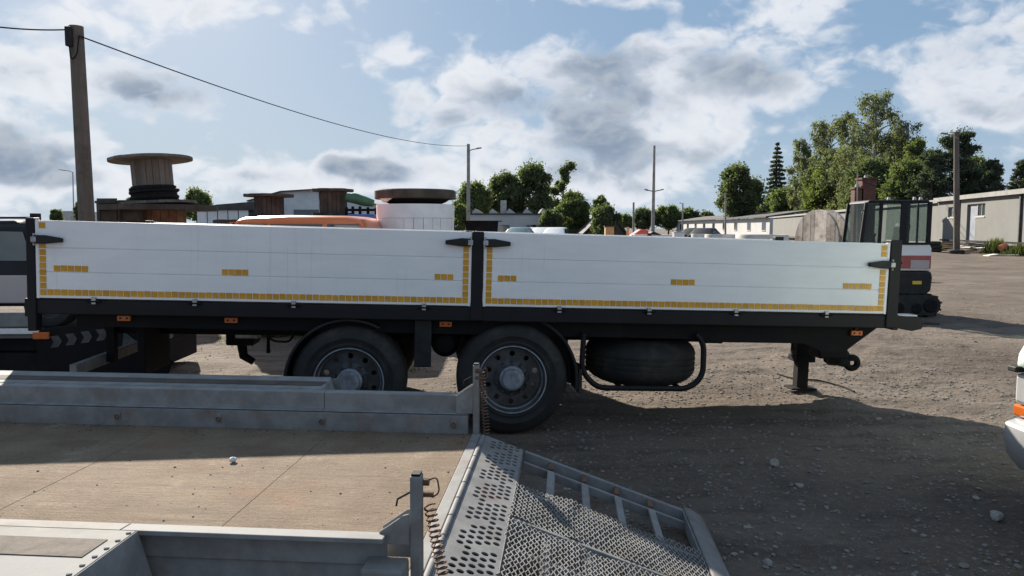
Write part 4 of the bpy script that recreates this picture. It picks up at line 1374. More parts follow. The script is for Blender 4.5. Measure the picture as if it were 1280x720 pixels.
# orange van behind the left boards: mostly its rounded roof shows
ov = thing('orange_van', 'orange van whose rounded roof shows above the left white boards', 'van', (-3.52, 13.4, 0), (0, 0, R(-2)))
prof = [(-1.17, .35), (-1.18, 1.85), (-1.10, 1.99), (-.95, 2.035), (-.2, 2.065), (.75, 2.055), (.98, 2.01), (1.12, 1.86), (1.30, 1.3), (2.0, 1.1), (2.1, .35)]
q = MB()
n = len(prof)
for y, ins in ((-.90, .05), (-.80, .0), (.80, .0), (.90, .05)):
    for x, z in prof:
        q.v.append((x, y, z - (ins if z > 1.5 else 0)))
for j in range(3):
    for i in range(n):
        k = (i + 1) % n
        q.f.append((j * n + i, j * n + k, (j + 1) * n + k, (j + 1) * n + i))
q.f += [tuple(range(n)), tuple(reversed(range(3 * n, 4 * n)))]
ob = q.build('body', M_orange, ov, smooth=True, bevel=.04)
for x0, x1 in ((-1.05, -.55), (-.75 + .02, .38), (.46, 1.0)):
    x0 = max(x0, -.50) if x1 == .38 else x0
    MB().box(x0, x1, -.912, -.898, 1.35, 1.915).build('side_window', M_glass, ob, bevel=.02)
MB().box(-1.20, 1.05, -.91, -.90, 1.935, 1.95).build('rain_gutter', M_orange, ob)
for x in (-.6, 1.45):
    for s_ in (-.9, .9):
        Mx = axis_m((x, s_, .33), (0, math.copysign(1, s_), 0))
        w = MB().lathe([(.2, -.02), (.17, -.06), (.0001, -.04)], 20, Mx).build('wheel', M_rim, ov, smooth=True)
        MB().lathe([(.2, -.01), (.21, 0), (.29, 0), (.33, -.04), (.33, -.2), (.2, -.2)], 24, Mx, closed=True).build('tyre', M_rubber, w, smooth=True)


# ================================================================== cable drums


def drum(name, label, loc, r, rb, h, m_fl, m_bar, rot=(0, 0, 0), wound=None, fl=.06, group='cable drums in the yard', planks=8):
    t_ = thing(name, label, 'cable drum', loc, rot, group)
    for z in (0, h - fl):
        f_ = MB().lathe([(.04, z + .006), (r - .012, z + .006), (r - .012, z + fl - .006), (.04, z + fl - .006)], 40, closed=True).build('flange', m_fl, t_)
        w = 2 * r / planks
        for k in range(planks):
            x0, x1 = -r + k * w + .003, -r + (k + 1) * w - .003
            poly = []
            for i in range(7):
                x = x0 + (x1 - x0) * i / 6
                poly.append((x, math.sqrt(max(0, r * r - x * x))))
            poly2 = poly + [(x, -y) for x, y in reversed(poly)]
            q = MB()
            m_ = len(poly2)
            dz = random.uniform(-.004, .004)
            q.add([(x, y, zz) for zz in (z - .001 + dz, z + fl + .001 + dz) for x, y in poly2], [tuple(reversed(range(m_))), tuple(range(m_, 2 * m_))] + [(i, (i + 1) % m_, (i + 1) % m_ + m_, i + m_) for i in range(m_)])
            q.build('plank', m_fl, f_)
    bar = MB().lathe([(rb * .96, fl), (rb * .96, h - fl)], 32).build('barrel', m_bar, t_, smooth=True)
    ns = 20
    sw = 2 * math.pi * rb / ns - .008
    for k in range(ns):
        a = 2 * math.pi * k / ns
        M_ = Matrix.Rotation(a, 4, 'Z')
        MB().box(rb * .94, rb + random.uniform(.004, .012), -sw / 2, sw / 2, fl + .003, h - fl - .003, M_).build('stave', m_bar, bar)
    if wound:
        z0, z1, rw = wound
        pts = []
        turns = int((z1 - z0) / .075)
        for k in range(turns * 20 + 1):
            a = 2 * math.pi * k / 20
            rr = rw + .03 * math.sin(k * .13)
            pts.append((rr * math.cos(a), rr * math.sin(a), z0 + (z1 - z0) * k / (turns * 20)))
        MB().tube(pts, .045, 6).build('wound_cable', M_cable, t_, smooth=True)
        MB().lathe([(rb, z0 - .03), (rw, z0 - .03), (rw, z1 + .03), (rb, z1 + .03)], 32).build('cable_core', M_cable, t_, smooth=True)
    return t_


# big drum standing on another, left
Yd = 18.0
b0 = P(189, 256, Yd)
b1 = P(189, 196, Yd)
drum('cable_drum', 'broad brown drum lying flat under the tall pale drum', (P(200, 285, Yd).x, Yd, 0), 1.32, .58, b0.z - .02, M_wood2, M_woodB, fl=.12)
drum('cable_drum', 'tall pale wooden drum wound with black cable atop a broad drum', (b0.x + .10, Yd, b0.z - .015), .93, .44, b1.z - b0.z - .02, M_wood, M_wood, rot=(R(-1), R(-4), 0), wound=(.11, .42, .50), fl=.06)
# crates beside it
for px0, px1, yt, lb, mt in ((121, 146, 251, 'dark timber crate stacked beside the broad brown drum', M_wood2), (147, 178, 253, 'brown slatted crate right of the utility pole', M_wood2)):
    a, b = P(px0, yt, 17.2), P(px1, yt, 17.2)
    cr = thing('timber_crate', lb, 'crate', ((a.x + b.x) / 2, 17.2, 0))
    hw = (b.x - a.x) / 2
    MB().box(-hw + .02, hw - .02, .02, .9, .02, a.z - .06).build('inner_box', M_wood2, cr)
    nsl = 9
    for k in range(nsl):
        z = .05 + (a.z - .2) * k / (nsl - 1)
        MB().box(-hw, hw, -.005, .018, z, z + (a.z - .2) / nsl * .82).build('slat', mt, cr)
    MB().box(-hw - .03, hw + .03, -.04, .95, a.z - .058, a.z).build('lid', M_wood2, cr)
    for x in (-hw, hw - .07):
        MB().box(x, x + .07, -.03, -.007, .0, a.z - .06).build('post', mt, cr)
for (cx, yt, rf, rb_, yb, Y, lb) in ((336, 243, 30, 17.5, 272, 17.0, 'dark cable drum behind the orange van roof, left of two'),
                                     (416, 236.5, 25.5, 16.5, 267, 18.0, 'dark cable drum behind the orange van roof, right of two')):
    t_ = P(cx, yt, Y)
    b_ = P(cx, yb, Y)
    drum('cable_drum', lb, (t_.x, Y, b_.z - .05), rf / F * Y, rb_ / F * Y, t_.z - b_.z + .05, M_wood2, M_wood2, fl=.06)
    # the drum it stands on
    drum('cable_drum', 'low dark drum carrying the ' + ('left' if cx < 400 else 'right') + ' one of the two drums behind the van', (t_.x - .3 if cx < 400 else t_.x + .1, Y, 0), .92, .5, b_.z - .055, M_wood2, M_wood2, fl=.07)
# white clad drum
Yw = 14.2
tw, lw, rw_ = P(520, 238, Yw), P(472, 256, Yw), P(567, 256, Yw)
rr = (rw_.x - lw.x) / 2
wd = thing('clad_drum', 'cable drum wrapped in white boards with a round brown wooden top', 'cable drum', ((lw.x + rw_.x) / 2, Yw, 0), (0, 0, 0), 'cable drums in the yard')
zc = lw.z
MB().lathe([(rr - .03, .1), (rr - .03, zc - .01), (.0001, zc - .01)], 40).build('inner_drum', M_wood2, wd, smooth=True)
for k in range(26):
    a = 2 * math.pi * (k + .3) / 26
    M_ = Matrix.Rotation(a, 4, 'Z')
    w_ = 2 * math.pi * rr / 26
    MB().box(rr - .02, rr + .004 * (k % 2), -w_ / 2 + .004, w_ / 2 - .004, .08, zc - .26, M_).build('stave', M_wrap, wd)
MB().lathe([(rr - .02, zc - .256), (rr + .014, zc - .256), (rr + .014, zc), (rr - .02, zc)], 40, closed=True).build('band', M_wrap, wd, smooth=True)
MB().lathe([(rr * .62, zc), (rr * .80, zc + .05), (rr * .90, tw.z - .172)], 32).build('wound_cable', M_cable, wd, smooth=True)
tf = MB().lathe([(.0001, tw.z - .17), (rr + .03, tw.z - .17), (rr + .045, tw.z - .15), (rr + .045, tw.z - .02), (rr + .02, tw.z), (.0001, tw.z)], 40).build('flange', M_wood2, wd)
q = MB()
for k in range(9):
    a = R(212 + k * 5)
    for j in range(4):
        t_ = j / 3
        rad = rr * (1.0 - .04 * t_) + .03
        q.v.append((rad * math.cos(a), rad * math.sin(a), tw.z - .03 - t_ * (.12 + .10 * math.exp(-((k - 3) / 2.5) ** 2))))
for k in range(8):
    for j in range(3):
        q.f.append((k * 4 + j, k * 4 + j + 1, (k + 1) * 4 + j + 1, (k + 1) * 4 + j))
q.build('torn_wrap', M_wrap, wd, smooth=True).modifiers.new('solid', 'SOLIDIFY').thickness = .006
# small black drum seen above the middle post
Yb = 10.6
a, b, t_ = P(581, 283, Yb), P(623, 283, Yb), P(602, 276, Yb)
bk = thing('black_drum', 'small black drum with a thin rim just above the middle post', 'drum', ((a.x + b.x) / 2, Yb, 0))
r0 = (b.x - a.x) / 2
MB().lathe([(.0001, .0), (r0 * .8, .0), (r0 * .92, t_.z - .25), (r0, t_.z - .012), (.0001, t_.z - .012)], 32).build('shell', M_tarblack, bk, smooth=True)
MB().lathe([(.0001, t_.z - .0115), (r0 * 1.22, t_.z - .0115), (r0 * 1.24, t_.z), (.0001, t_.z + .006)], 32).build('lid', M_tarblack, bk, smooth=True)
for k in range(3):
    MB().lathe([(r0 * (.86 + .03 * k), .5 + .5 * k - .015), (r0 * (.90 + .03 * k), .5 + .5 * k), (r0 * (.86 + .03 * k), .5 + .5 * k + .015)], 32).build('rib', M_plast, bk, smooth=True)
# upright wooden drum by the excavator
Yr = 30.0
zc = 1.20
dr = drum('cable_drum', 'upright pale wooden cable drum standing left of the excavator cab', (P(1034, 300, Yr).x, Yr, zc + .12), 1.26, .6, .55, M_woodR, M_wood2, rot=(R(90), 0, R(-72)), fl=.09, planks=11)
# folded green tarp, rack and clutter by the drums
q = MB()
a, b = P(433, 247, 17.6), P(467, 254, 17.6)
q.tube([a + Vector((0, 0, 0)), a.lerp(b, .3) + Vector((0, 0, .03)), a.lerp(b, .7) + Vector((0, 0, .0)), b], [.10, .13, .12, .08], 10)
tag(q.build('rolled_tarp', M_tarp, smooth=True), 'rolled green tarpaulin lying over the rack behind the clad drum', 'tarp')
rk = thing('steel_rack', 'dark steel rack of uprights behind the right end of the orange van', 'rack', (P(455, 285, 17.6).x, 17.6, 0))
xo = rk.location.x
for px in (433, 441, 450, 460, 470):
    q_ = P(px, 258 + (px % 3), 17.6)
    MB().box(q_.x - xo - .03, q_.x - xo + .03, -.03, .03, 0, q_.z).build('upright', M_chassis, rk)
for py in (262, 275):
    q_ = P(433, py, 17.6)
    q2 = P(472, py, 17.6)
    MB().box(q_.x - xo, q2.x - xo, -.06, -.031, q_.z - .04, q_.z + .02).build('cross_bar', M_rust if py > 270 else M_chassis, rk)
q_ = P(455, 268, 17.2)
tag(MB().box(-.32, .32, -.2, .2, 0, q_.z).build('blue_container', M_blue, bevel=.05, loc=(q_.x, 17.0, 0)), 'blue plastic container beside the clad drum, half hidden', 'container')

# ================================================================== concrete rings, far clutter
RINGS = 'stacked concrete rings behind the right boards'
for px0, px1, yt, Y, lb in ((882, 919, 292.5, 20, 'middle concrete ring stack behind the right boards'), (922, 985, 293, 18.5, 'widest concrete ring stack behind the right boards'), (864, 882, 292, 22, 'narrow concrete ring stack behind the right boards')):
    a, b = P(px0, yt, Y), P(px1, yt, Y)
    r = (b.x - a.x) / 2
    t_ = thing('concrete_rings', lb, 'concrete ring', ((a.x + b.x) / 2, Y, 0), group=RINGS)
    n = 3
    for k in range(n):
        z0, z1 = a.z * k / n + .004, a.z * (k + 1) / n - .006
        MB().lathe([(r * .86, z0), (r, z0), (r, z1 - .02), (r - .015, z1), (r * .88, z1), (r * .86, z1 - .02)], 40, Matrix.Translation((random.uniform(-.02, .02), 0, 0)), closed=True).build('ring', M_conc, t_, smooth=True)
# pale cars parked in front of the white building
CARS = 'cars parked before the white building'
for px, Y, lb, pt in ((666, 58, 'pale car parked before the white building, leftmost of three', M_white), (681, 57, 'pale car parked before the white building, middle of three', M_white), (697, 56, 'pale car parked before the white building, rightmost of three', M_white),
                      (651, 52, 'dark teal off-roader parked left of the pale cars', M_teal)):
    q_ = P(px, 290, Y)
    car('parked_car', lb, 'car', (q_.x, Y, .35), R(75), pt, [(x, z * 1.08) for x, z in SEDAN], 1.75, (-1.3, 1.3), [[(x, z * 1.08) for x, z in g] for g in SEDAN_G], group=CARS)
for px, Y, lb in ((870, 60, 'dark car parked before the far long shed, left of two'), (883, 57, 'dark car parked before the far long shed, right of two')):
    q_ = P(px, 290, Y)
    car('parked_car', lb, 'car', (q_.x, Y, .42), R(60), M_dcar, SEDAN, 1.75, (-1.3, 1.3), SEDAN_G, group='dark cars before the far shed')
# red machine, tan hut, white box
q_ = P(797, 290, 40)
rm_ = thing('red_machine', 'small red and black machine parked beyond the boards near the tall lamp pole', 'machine', (q_.x, 40, .18))
MB().prism([(-.75, .3), (-.75, .9), (-.35, 1.3), (.1, 1.62), (.5, 1.55), (.55, .3)], -.5, .5).build('bonnet', M_red, rm_, bevel=.08)
MB().prism([(.50, .35), (.5, 1.35), (.75, 1.5), (1.25, 1.3), (1.3, .35)], -.5, .5).build('rear_body', M_plast, rm_, bevel=.06)
MB().tube([(-.55, 0, .8), (-.52, 0, 1.72)], .07, 8).build('exhaust', M_tan, rm_)
for x in (-.45, .95):
    for s_ in (-.55, .55):
        MB().lathe([(.12, .02), (.2, .0), (.32, .0), (.36, -.04), (.36, -.2), (.12, -.2)], 20, axis_m((x, s_, .36), (0, math.copysign(1, s_), 0)), closed=True).build('wheel', M_rubber, rm_, smooth=True)
q_ = P(761.5, 283.5, 42)
th = thing('tan_hut', 'narrow tan wooden box standing before the ivy covered house', 'hut', (q_.x, 42, .25))
MB().box(-.24, .24, -.24, .24, 0, q_.z - .25).build('box', M_tan, th, bevel=.01)
MB().box(-.28, .28, -.28, .28, q_.z - .25, q_.z - .2).build('lid', M_wood2, th)
for k in range(4):
    MB().box(-.24 + k * .12 + .006, -.24 + (k + 1) * .12 - .006, -.262, -.241, .01, q_.z - .28).build('plank', M_tan, th)
for px, w_, Y, yt, lb in ((800, .6, 38, 293, 'white box beside the red machine'), (848, .5, 36, 290, 'white tank left of the concrete rings'), (826, 1.2, 40, 293.5, 'low pale pallet stack right of the tall lamp pole')):
    q_ = P(px, yt, Y)
    bx = thing('white_box', lb, 'box', (q_.x, Y, .1))
    MB().box(-w_ / 2, w_ / 2, -w_ / 2, w_ / 2, 0, q_.z - .1 - .03).build('shell', M_white, bx, bevel=.03)
    MB().box(-w_ / 2 - .02, w_ / 2 + .02, -w_ / 2 - .02, w_ / 2 + .02, q_.z - .13, q_.z - .1).build('lid', M_sheet, bx)

# ================================================================== buildings


def wall_box(mbx, a, b, z0, z1, th):
    a, b = Vector((a[0], a[1], 0)), Vector((b[0], b[1], 0))
    t_ = (b - a).normalized()
    n_ = Vector((-t_.y, t_.x, 0))
    v = [a, b, b + n_ * th, a + n_ * th]
    mbx.add([(p_.x, p_.y, z) for z in (z0, z1) for p_ in v], [(3, 2, 1, 0), (4, 5, 6, 7), (0, 1, 5, 4), (1, 2, 6, 5), (2, 3, 7, 6), (3, 0, 4, 7)])
    return mbx


# long pale shed on the right: facade runs from near right to far left
fx = lambda y: 30.3 + .205 * (y - 44)
sh = thing('long_shed', 'long low pale rendered shed with tar roof along the right of the yard', 'building', (fx(44), 44, .35))
L = Vector((.205, 1, 0)).normalized()
NRM = Vector((L.y, -L.x, 0))         # away from the yard


def fp(s_, d_=0.0, z=0.0):
    """point along the facade (s metres past y=44), d into the building"""
    return L * s_ + NRM * d_ + Vector((0, 0, z))


def fbox(name, s0, s1, d0, d1, z0, z1, mat, par, bevel=0):
    v = [fp(s_, d_, z) for z in (z0, z1) for s_, d_ in ((s0, d0), (s1, d0), (s1, d1), (s0, d1))]
    q = MB().add(v, [(3, 2, 1, 0), (4, 5, 6, 7), (0, 1, 5, 4), (1, 2, 6, 5), (2, 3, 7, 6), (3, 0, 4, 7)])
    return q.build(name, mat, par, bevel=bevel)


HW = 3.62
# wall broken at the openings
for s0, s1 in ((-14, -5.0), (-4.0, 5.9), (8.9, 11.2), (12.5, 14.7), (14.7, 112.0)):
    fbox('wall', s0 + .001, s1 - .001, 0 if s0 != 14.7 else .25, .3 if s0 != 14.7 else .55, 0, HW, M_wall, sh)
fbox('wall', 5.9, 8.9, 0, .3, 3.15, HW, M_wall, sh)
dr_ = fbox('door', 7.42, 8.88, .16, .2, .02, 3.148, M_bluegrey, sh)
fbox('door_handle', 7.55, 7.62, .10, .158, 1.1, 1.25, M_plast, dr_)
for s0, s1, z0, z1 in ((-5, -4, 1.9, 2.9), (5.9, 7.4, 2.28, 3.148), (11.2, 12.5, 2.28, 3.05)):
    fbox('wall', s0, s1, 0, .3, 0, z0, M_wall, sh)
    if s0 != 5.9:
        fbox('wall', s0, s1, 0, .3, z1, HW, M_wall, sh)
    w = fbox('window', s0, s1, .14, .17, z0, z1, M_glass, sh)
    for a0, a1, b0, b1 in ((s0, s0 + .09, z0, z1), (s1 - .09, s1, z0, z1), (s0 + .09, s1 - .09, z0, z0 + .07), (s0 + .09, s1 - .09, z1 - .07, z1)):
        fbox('window_frame', a0, a1, .09, .138, b0, b1, M_trimw, w)
    fbox('window_frame', (s0 + s1) / 2 - .04, (s0 + s1) / 2 + .04, .09, .138, z0 + .07, z1 - .07, M_trimw, w)
    fbox('window_sill', s0 - .05, s1 + .05, -.05, -.001, z0 - .07, z0 - .002, M_conc, w)
fbox('roof', -14.3, 14.9, -.25, 9, HW + .002, HW + .16, M_roofd, sh)
fbox('roof', 14.902, 112.3, .05, 9, HW - .10, HW + .06, M_roofd, sh)
fbox('fascia', -14.3, 14.9, -.29, -.252, HW - .10, HW + .20, M_trimw, sh)
fbox('fascia', 14.902, 112.3, .0, .048, HW - .16, HW + .10, M_trimw, sh)
fbox('end_wall', 111.7, 112, .56, 9, 0, HW - .16, M_wall, sh)
fbox('plinth', -14, 14.6, -.06, -.002, 0, .25, M_conc, sh)
fbox('pipe_rail', -13, 13, -.35, -.28, .55, .66, M_chassis, sh)
for s_ in (-8.0, .6, 10.2, 20.0, 34.0):
    dp = fbox('downpipe', s_, s_ + .12, -.13 if s_ < 14 else .12, -.02 if s_ < 14 else .23, .1, HW - .12, M_dullmetal, sh)
# brown chimney stacks above it
for px, yt, w_, lb in ((1087, 222, 1.15, 'broad brown brick chimney behind the long shed roof'), (1074, 234, .7, 'narrow brown brick chimney left of the broad one')):
    t_ = P(px, yt, 62)
    cm = thing('chimney', lb, 'chimney', (t_.x, 62, .4))
    MB().box(-w_ / 2, w_ / 2, 0, w_, 0, t_.z - .55).build('shaft', M_brick, cm)
    MB().box(-w_ / 2 - .08, w_ / 2 + .08, -.08, w_ + .08, t_.z - .548, t_.z - .4).build('cap', M_brick, cm)
    MB().lathe([(.2, t_.z - .398), (.16, t_.z - .15)], 10, Matrix.Translation((0, w_ / 2, 0))).build('chimney_pot', M_conc, cm)

# far white shed row continuing left of it
fs = thing('far_shed', 'far long white shed with dark roof left of the pale shed', 'building', (30.5, 92, .4))


def seg(name, A, B, z0, z1, th, mat, par):
    q = MB()
    wall_box(q, A, B, z0, z1, th)
    return q.build(name, mat, par)


A, B = P(962, 285, 92), P(846, 285, 148)
a2, b2 = (A.x - 30.5, 0), (B.x - 30.5, 148 - 92)
seg('wall', b2, a2, 0, 2.72, .4, M_wallw, fs)
d_ = Vector((a2[0] - b2[0], a2[1] - b2[1])).normalized()
off = Vector((d_.y, -d_.x))
o2 = lambda p_, k: (p_[0] + off.x * k, p_[1] + off.y * k)
q = MB()
r0, r1, r2, r3 = o2(b2, .5), o2(a2, .5), o2(a2, -5), o2(b2, -5)
q.add([(r0[0], r0[1], 2.9), (r1[0], r1[1], 2.9), (r2[0], r2[1], 3.7), (r3[0], r3[1], 3.7), (r0[0], r0[1], 2.75), (r1[0], r1[1], 2.75), (r2[0], r2[1], 3.55), (r3[0], r3[1], 3.55)], [(0, 1, 2, 3), (7, 6, 5, 4), (0, 4, 5, 1), (1, 5, 6, 2), (2, 6, 7, 3), (3, 7, 4, 0)])
q.build('roof', M_roofd, fs)
ln = (Vector(a2) - Vector(b2)).length
for k in range(9):
    s_ = 3 + k * (ln - 6) / 8
    c0 = Vector(b2) + d_ * s_
    p0, p1 = c0 + off * .03, c0 + d_ * 1.5 + off * .03
    g_ = seg('window', p0, p1, 1.2, 2.2, .028, M_glass, fs)
    seg('window_sill', c0 + off * .08, c0 + d_ * 1.5 + off * .08, 1.08, 1.18, .07, M_conc, g_)
# white building with saw-tooth lights, centre
wb = thing('white_hall', 'white flat hall with saw-tooth roof lights before the trees', 'building', (P(636, 290, 72).x, 72, .4))
q0_, q1_ = P(580, 268.5, 72), P(690, 268.5, 72)
hw = (q1_.x - q0_.x) / 2
hz_ = q0_.z - .4
MB().box(-hw, hw, 0, 9, 0, hz_).build('wall', M_wallw, wb)
MB().box(-hw - .15, hw + .15, -.12, 9.1, hz_ + .002, hz_ + .14).build('roof', M_roofd, wb)
for k in range(5):
    x = -hw + .6 + k * 1.65
    s1_ = MB().prism([(x, hz_ + .145), (x + .35, hz_ + .66), (x + 1.1, hz_ + .145)], .6, 8).build('saw_tooth', M_roofd, wb)
    q = MB().add([(x + .36, .59, hz_ + .60), (x + .40, .59, hz_ + .60), (x + 1.02, .59, hz_ + .16), (x + .04, .59, hz_ + .16)], [(0, 1, 2, 3)])
    q.build('gable_board', M_wallw, s1_).modifiers.new('solid', 'SOLIDIFY').thickness = .05
for px in (631, 664, 671):
    x = P(px, 280, 72).x - wb.location.x
    w = MB().box(x - .45, x + .45, -.03, -.002, .9, 1.75).build('window', M_glass, wb)
    MB().box(x - .5, x + .5, -.07, -.032, .80, .89).build('window_sill', M_conc, w)
MB().box(-.85, -.25, 3, 3.6, hz_ + .142, hz_ + 1.5).build('chimney', M_conc, wb)
# gabled house under ivy
q0_ = P(782, 292, 66)
ih = thing('ivy_house', 'gabled brown house half buried in ivy right of the bushes', 'house', (P(766, 290, 66).x, 66, .4))
MB().prism([(-2.3, 0), (1.55, 0), (1.55, .6), (-.4, 3.0), (-2.3, 1.0)], 0, 6).build('wall', M_tileb, ih)
for (xa, za, xb, zb) in ((-.45, 3.2, 1.85, .30), (-2.7, .95, -.45, 3.2)):
    q = MB()
    q.add([(xa, -.3, za), (xb, -.3, zb), (xb, 6.3, zb), (xa, 6.3, za)], [(0, 1, 2, 3)])
    q.build('roof', M_roofd, ih).modifiers.new('solid', 'SOLIDIFY').thickness = .14
# sheds far left
ls = thing('grey_shed', 'grey panelled shed with a low dark roof behind the left drums', 'building', (P(280, 285, 60).x, 60, .4))
x0, x1 = P(246, 262, 60), P(311, 262, 60)
bw = x1.x - x0.x
hz_ = x0.z - .4
MB().box(x0.x - ls.location.x, x1.x - ls.location.x, 0, 7, 0, hz_ - .05).build('frame_wall', M_roofd, ls)
for k in range(5):
    a = x0.x - ls.location.x + k * bw / 5
    MB().box(a + .04, a + bw / 5 - .04, -.06, -.003, .02, hz_ - .06).build('wall_panel', M_sheet, ls)
q = MB()
xl, xr = x0.x - ls.location.x - .3, x1.x - ls.location.x + .25
q.prism([(xl, hz_ - .045), (xr, hz_ - .045), (xr, hz_ + .62), (xl + 2.0, hz_ + .40), (xl, hz_ + .05)], -.2, 7.2)
q.build('roof', M_roofd, ls)
gs = thing('pale_gable_hall', 'pale gabled hall behind the two dark drums', 'building', (P(390, 285, 64).x, 64, .4))
xo = gs.location.x
p_ = [P(310, 288, 64), P(470, 288, 64), P(470, 256, 64), P(402, 237, 64), P(352, 240, 64), P(310, 252, 64)]
MB().prism([(w.x - xo, w.z - .4 if i > 1 else 0) for i, w in enumerate(p_)], 0, 10).build('wall', M_sheet, gs)
for i, (a, b) in enumerate(((p_[2], p_[3]), (p_[3], p_[4]), (p_[4], p_[5]))):
    MB().beam((a.x - xo, 4.8, a.z - .36), (b.x - xo, 4.8, b.z - .36), 10.3, .10).build('roof', M_roofd, gs)
w0, w1 = P(367, 272, 63.9), P(400, 262, 63.9)
MB().box(w0.x - xo, w1.x - xo, -.05, -.003, w0.z - .4, w1.z - .4).build('door_opening', M_glass, gs)
hs = thing('small_house', 'tiny pale roofed house far left beside a street lamp', 'house', (P(84, 275, 95).x, 95, .4))
MB().box(-1.4, 1.4, 0, 6, 0, 2.3).build('wall', M_wall, hs)
MB().prism([(-1.8, 2.28), (1.8, 2.28), (.8, 3.6), (-1.2, 3.6)], -.3, 6.3).build('roof', M_conc, hs)

# ================================================================== poles and wires


def pole(name, label, px_b, px_t, py_t, Y, r0, r1, mat, arms=(), group='poles round the yard', zb=None, hexa=12):
    t_ = P(px_t, py_t, Y)
    b_ = P(px_b, 285, Y)
    z0 = gz(b_.x, Y) - .1
    o = thing(name, label, 'pole', (b_.x, Y, z0), group=group)
    d_ = t_.x - b_.x
    sh_ = MB().tube([(0, 0, 0), (d_ * .5, 0, (t_.z - z0) * .5), (d_, 0, t_.z - z0)], [r0, (r0 + r1) / 2, r1], hexa).build('shaft', mat, o, smooth=True)
    for (dx, dz, drop) in arms:
        z = t_.z - z0 - drop
        x = d_ * z / (t_.z - z0)
        ar = MB().tube(rounded([(x, -r1, z), (x + dx * .35, -r1, z + dz * .7), (x + dx, -r1, z + dz)], .1), .035, 6).build('lamp_arm', M_polec, o, smooth=True)
        MB().prism([(x + dx * .9, z + dz - .04), (x + dx * .9, z + dz + .05), (x + dx * 1.45, z + dz + .09), (x + dx * 1.5, z + dz + .03)], -r1 - .12, -r1 + .12).build('lamp_head', M_polec, ar)
    return o, t_


_, pt1 = pole('utility_pole', 'thick leaning brown utility pole behind the left boards', 110, 95, 33, 15, .165, .135, M_pole)
pb = thing('pole_fitting', 'black insulator bracket fixed near the top of the leaning utility pole', 'bracket', (pt1.x, 15 - .14, pt1.z - .25))
MB().box(-.10, .02, -.10, 0, -.18, .20).build('bracket_box', M_plast, pb, bevel=.02)
MB().tube(rounded([(-.04, -.05, -.15), (-.02, -.05, -.45), (.10, -.05, -.35), (.16, -.05, .02)], .08), .014, 6).build('drop_loop', M_cable, pb, smooth=True)
_, pt2 = pole('lamp_pole', 'grey lamp pole with short arm, centre, where the long wire ends', 585.5, 585.5, 180, 52, .14, .11, M_polec, [(.62, .22, .55)])
_, pt3 = pole('lamp_pole', 'tall thin steel pole with two small lamps above the right boards', 816, 818, 182, 48, .13, .07, M_polec, [(.42, .12, 2.95), (-.42, .12, 2.95)])
_, pt4 = pole('lamp_pole', 'brown wooden lamp pole standing before the long shed', 1197.5, 1195.5, 165, 46, .19, .145, M_pole, [(-.75, .28, .42)])
_, pt5 = pole('lamp_pole', 'slim far street lamp at the far left beside the small house', 92, 91, 215, 80, .07, .05, M_polec, [(-.95, .22, .05)])
_, pt6 = pole('lamp_pole', 'short far pole right of the ivy house', 792, 792, 253, 100, .16, .13, M_polec)
_, pt7 = pole('lamp_pole', 'far street lamp left of the big dark tree', 853.5, 853.5, 254, 90, .11, .08, M_polec, [(-.3, .1, .1)])
_, pt8 = pole('utility_pole', 'thin pole with wires in front of the big dark tree', 907, 907, 241, 88, .12, .09, M_polec)
_, pt9 = pole('utility_pole', 'thin pole rising left of the brown chimneys', 1072, 1072, 212, 60, .05, .04, M_polec)


def wire(label, a, b, sg, r):
    pts = []
    for k in range(25):
        t_ = k / 24
        p_ = a.lerp(b, t_)
        pts.append(p_ + Vector((0, 0, -4 * sg * t_ * (1 - t_))))
    tag(MB().tube(pts, r, 5).build('overhead_wire', M_cable, smooth=True), label, 'wire', 'overhead wires')


wire('long sagging wire from the leaning pole to the centre lamp pole', pt1 + Vector((.14, -.14, -.22)), pt2 + Vector((0, 0, -.12)), .62, .014)
wire('wire leaving the leaning pole towards the left edge', pt1 + Vector((-.12, -.14, -.1)), P(-120, 12, 12), .1, .014)
wire('upper wire running from the thin pole over the long shed', pt9 + Vector((0, 0, -.2)), P(1178, 242, 58), .3, .022)
wire('lower wire running from the thin pole over the long shed', pt9 + Vector((0, 0, -.75)), P(1160, 247, 58), .25, .022)
wire('upper wire right of the pole by the big dark tree', pt8 + Vector((0, 0, -.1)), P(958, 258, 84), .7, .025)
wire('lower wire right of the pole by the big dark tree', pt8 + Vector((0, 0, -.5)), P(958, 261, 84), .7, .025)
# cable lying on the dirt under the nose
pts = []
for px, py in ((972, 464), (990, 469), (1006, 472), (1022, 473), (1038, 475), (1055, 480), (1068, 487)):
    d = pixdir(px, py)
    q_ = Vector((0, 0, H)) + d * (-H / d.z)
    pts.append((q_.x, q_.y, gz(q_.x, q_.y) + .012))
tag(MB().tube(pts, .011, 6).build('ground_cable', M_cable, smooth=True), 'thin black cable snaking over the dirt beside the landing leg', 'cable')

# ================================================================== rubbish along the shed
def tyre_stack(px, Y, n, lb):
    q_ = P(px, 300, Y)
    z0 = gz(q_.x, Y)
    for k in range(n):
        o = MB().lathe([(.22, .03), (.25, .0), (.40, .0), (.46, .05), (.46, .17), (.40, .22), (.25, .22), (.22, .19)], 24, closed=True).build('old_tyre', M_rubber, smooth=True, loc=(q_.x + random.uniform(-.05, .05), Y, z0 + k * .222))
        tag(o, lb[k], 'tyre', 'old tyres along the shed')


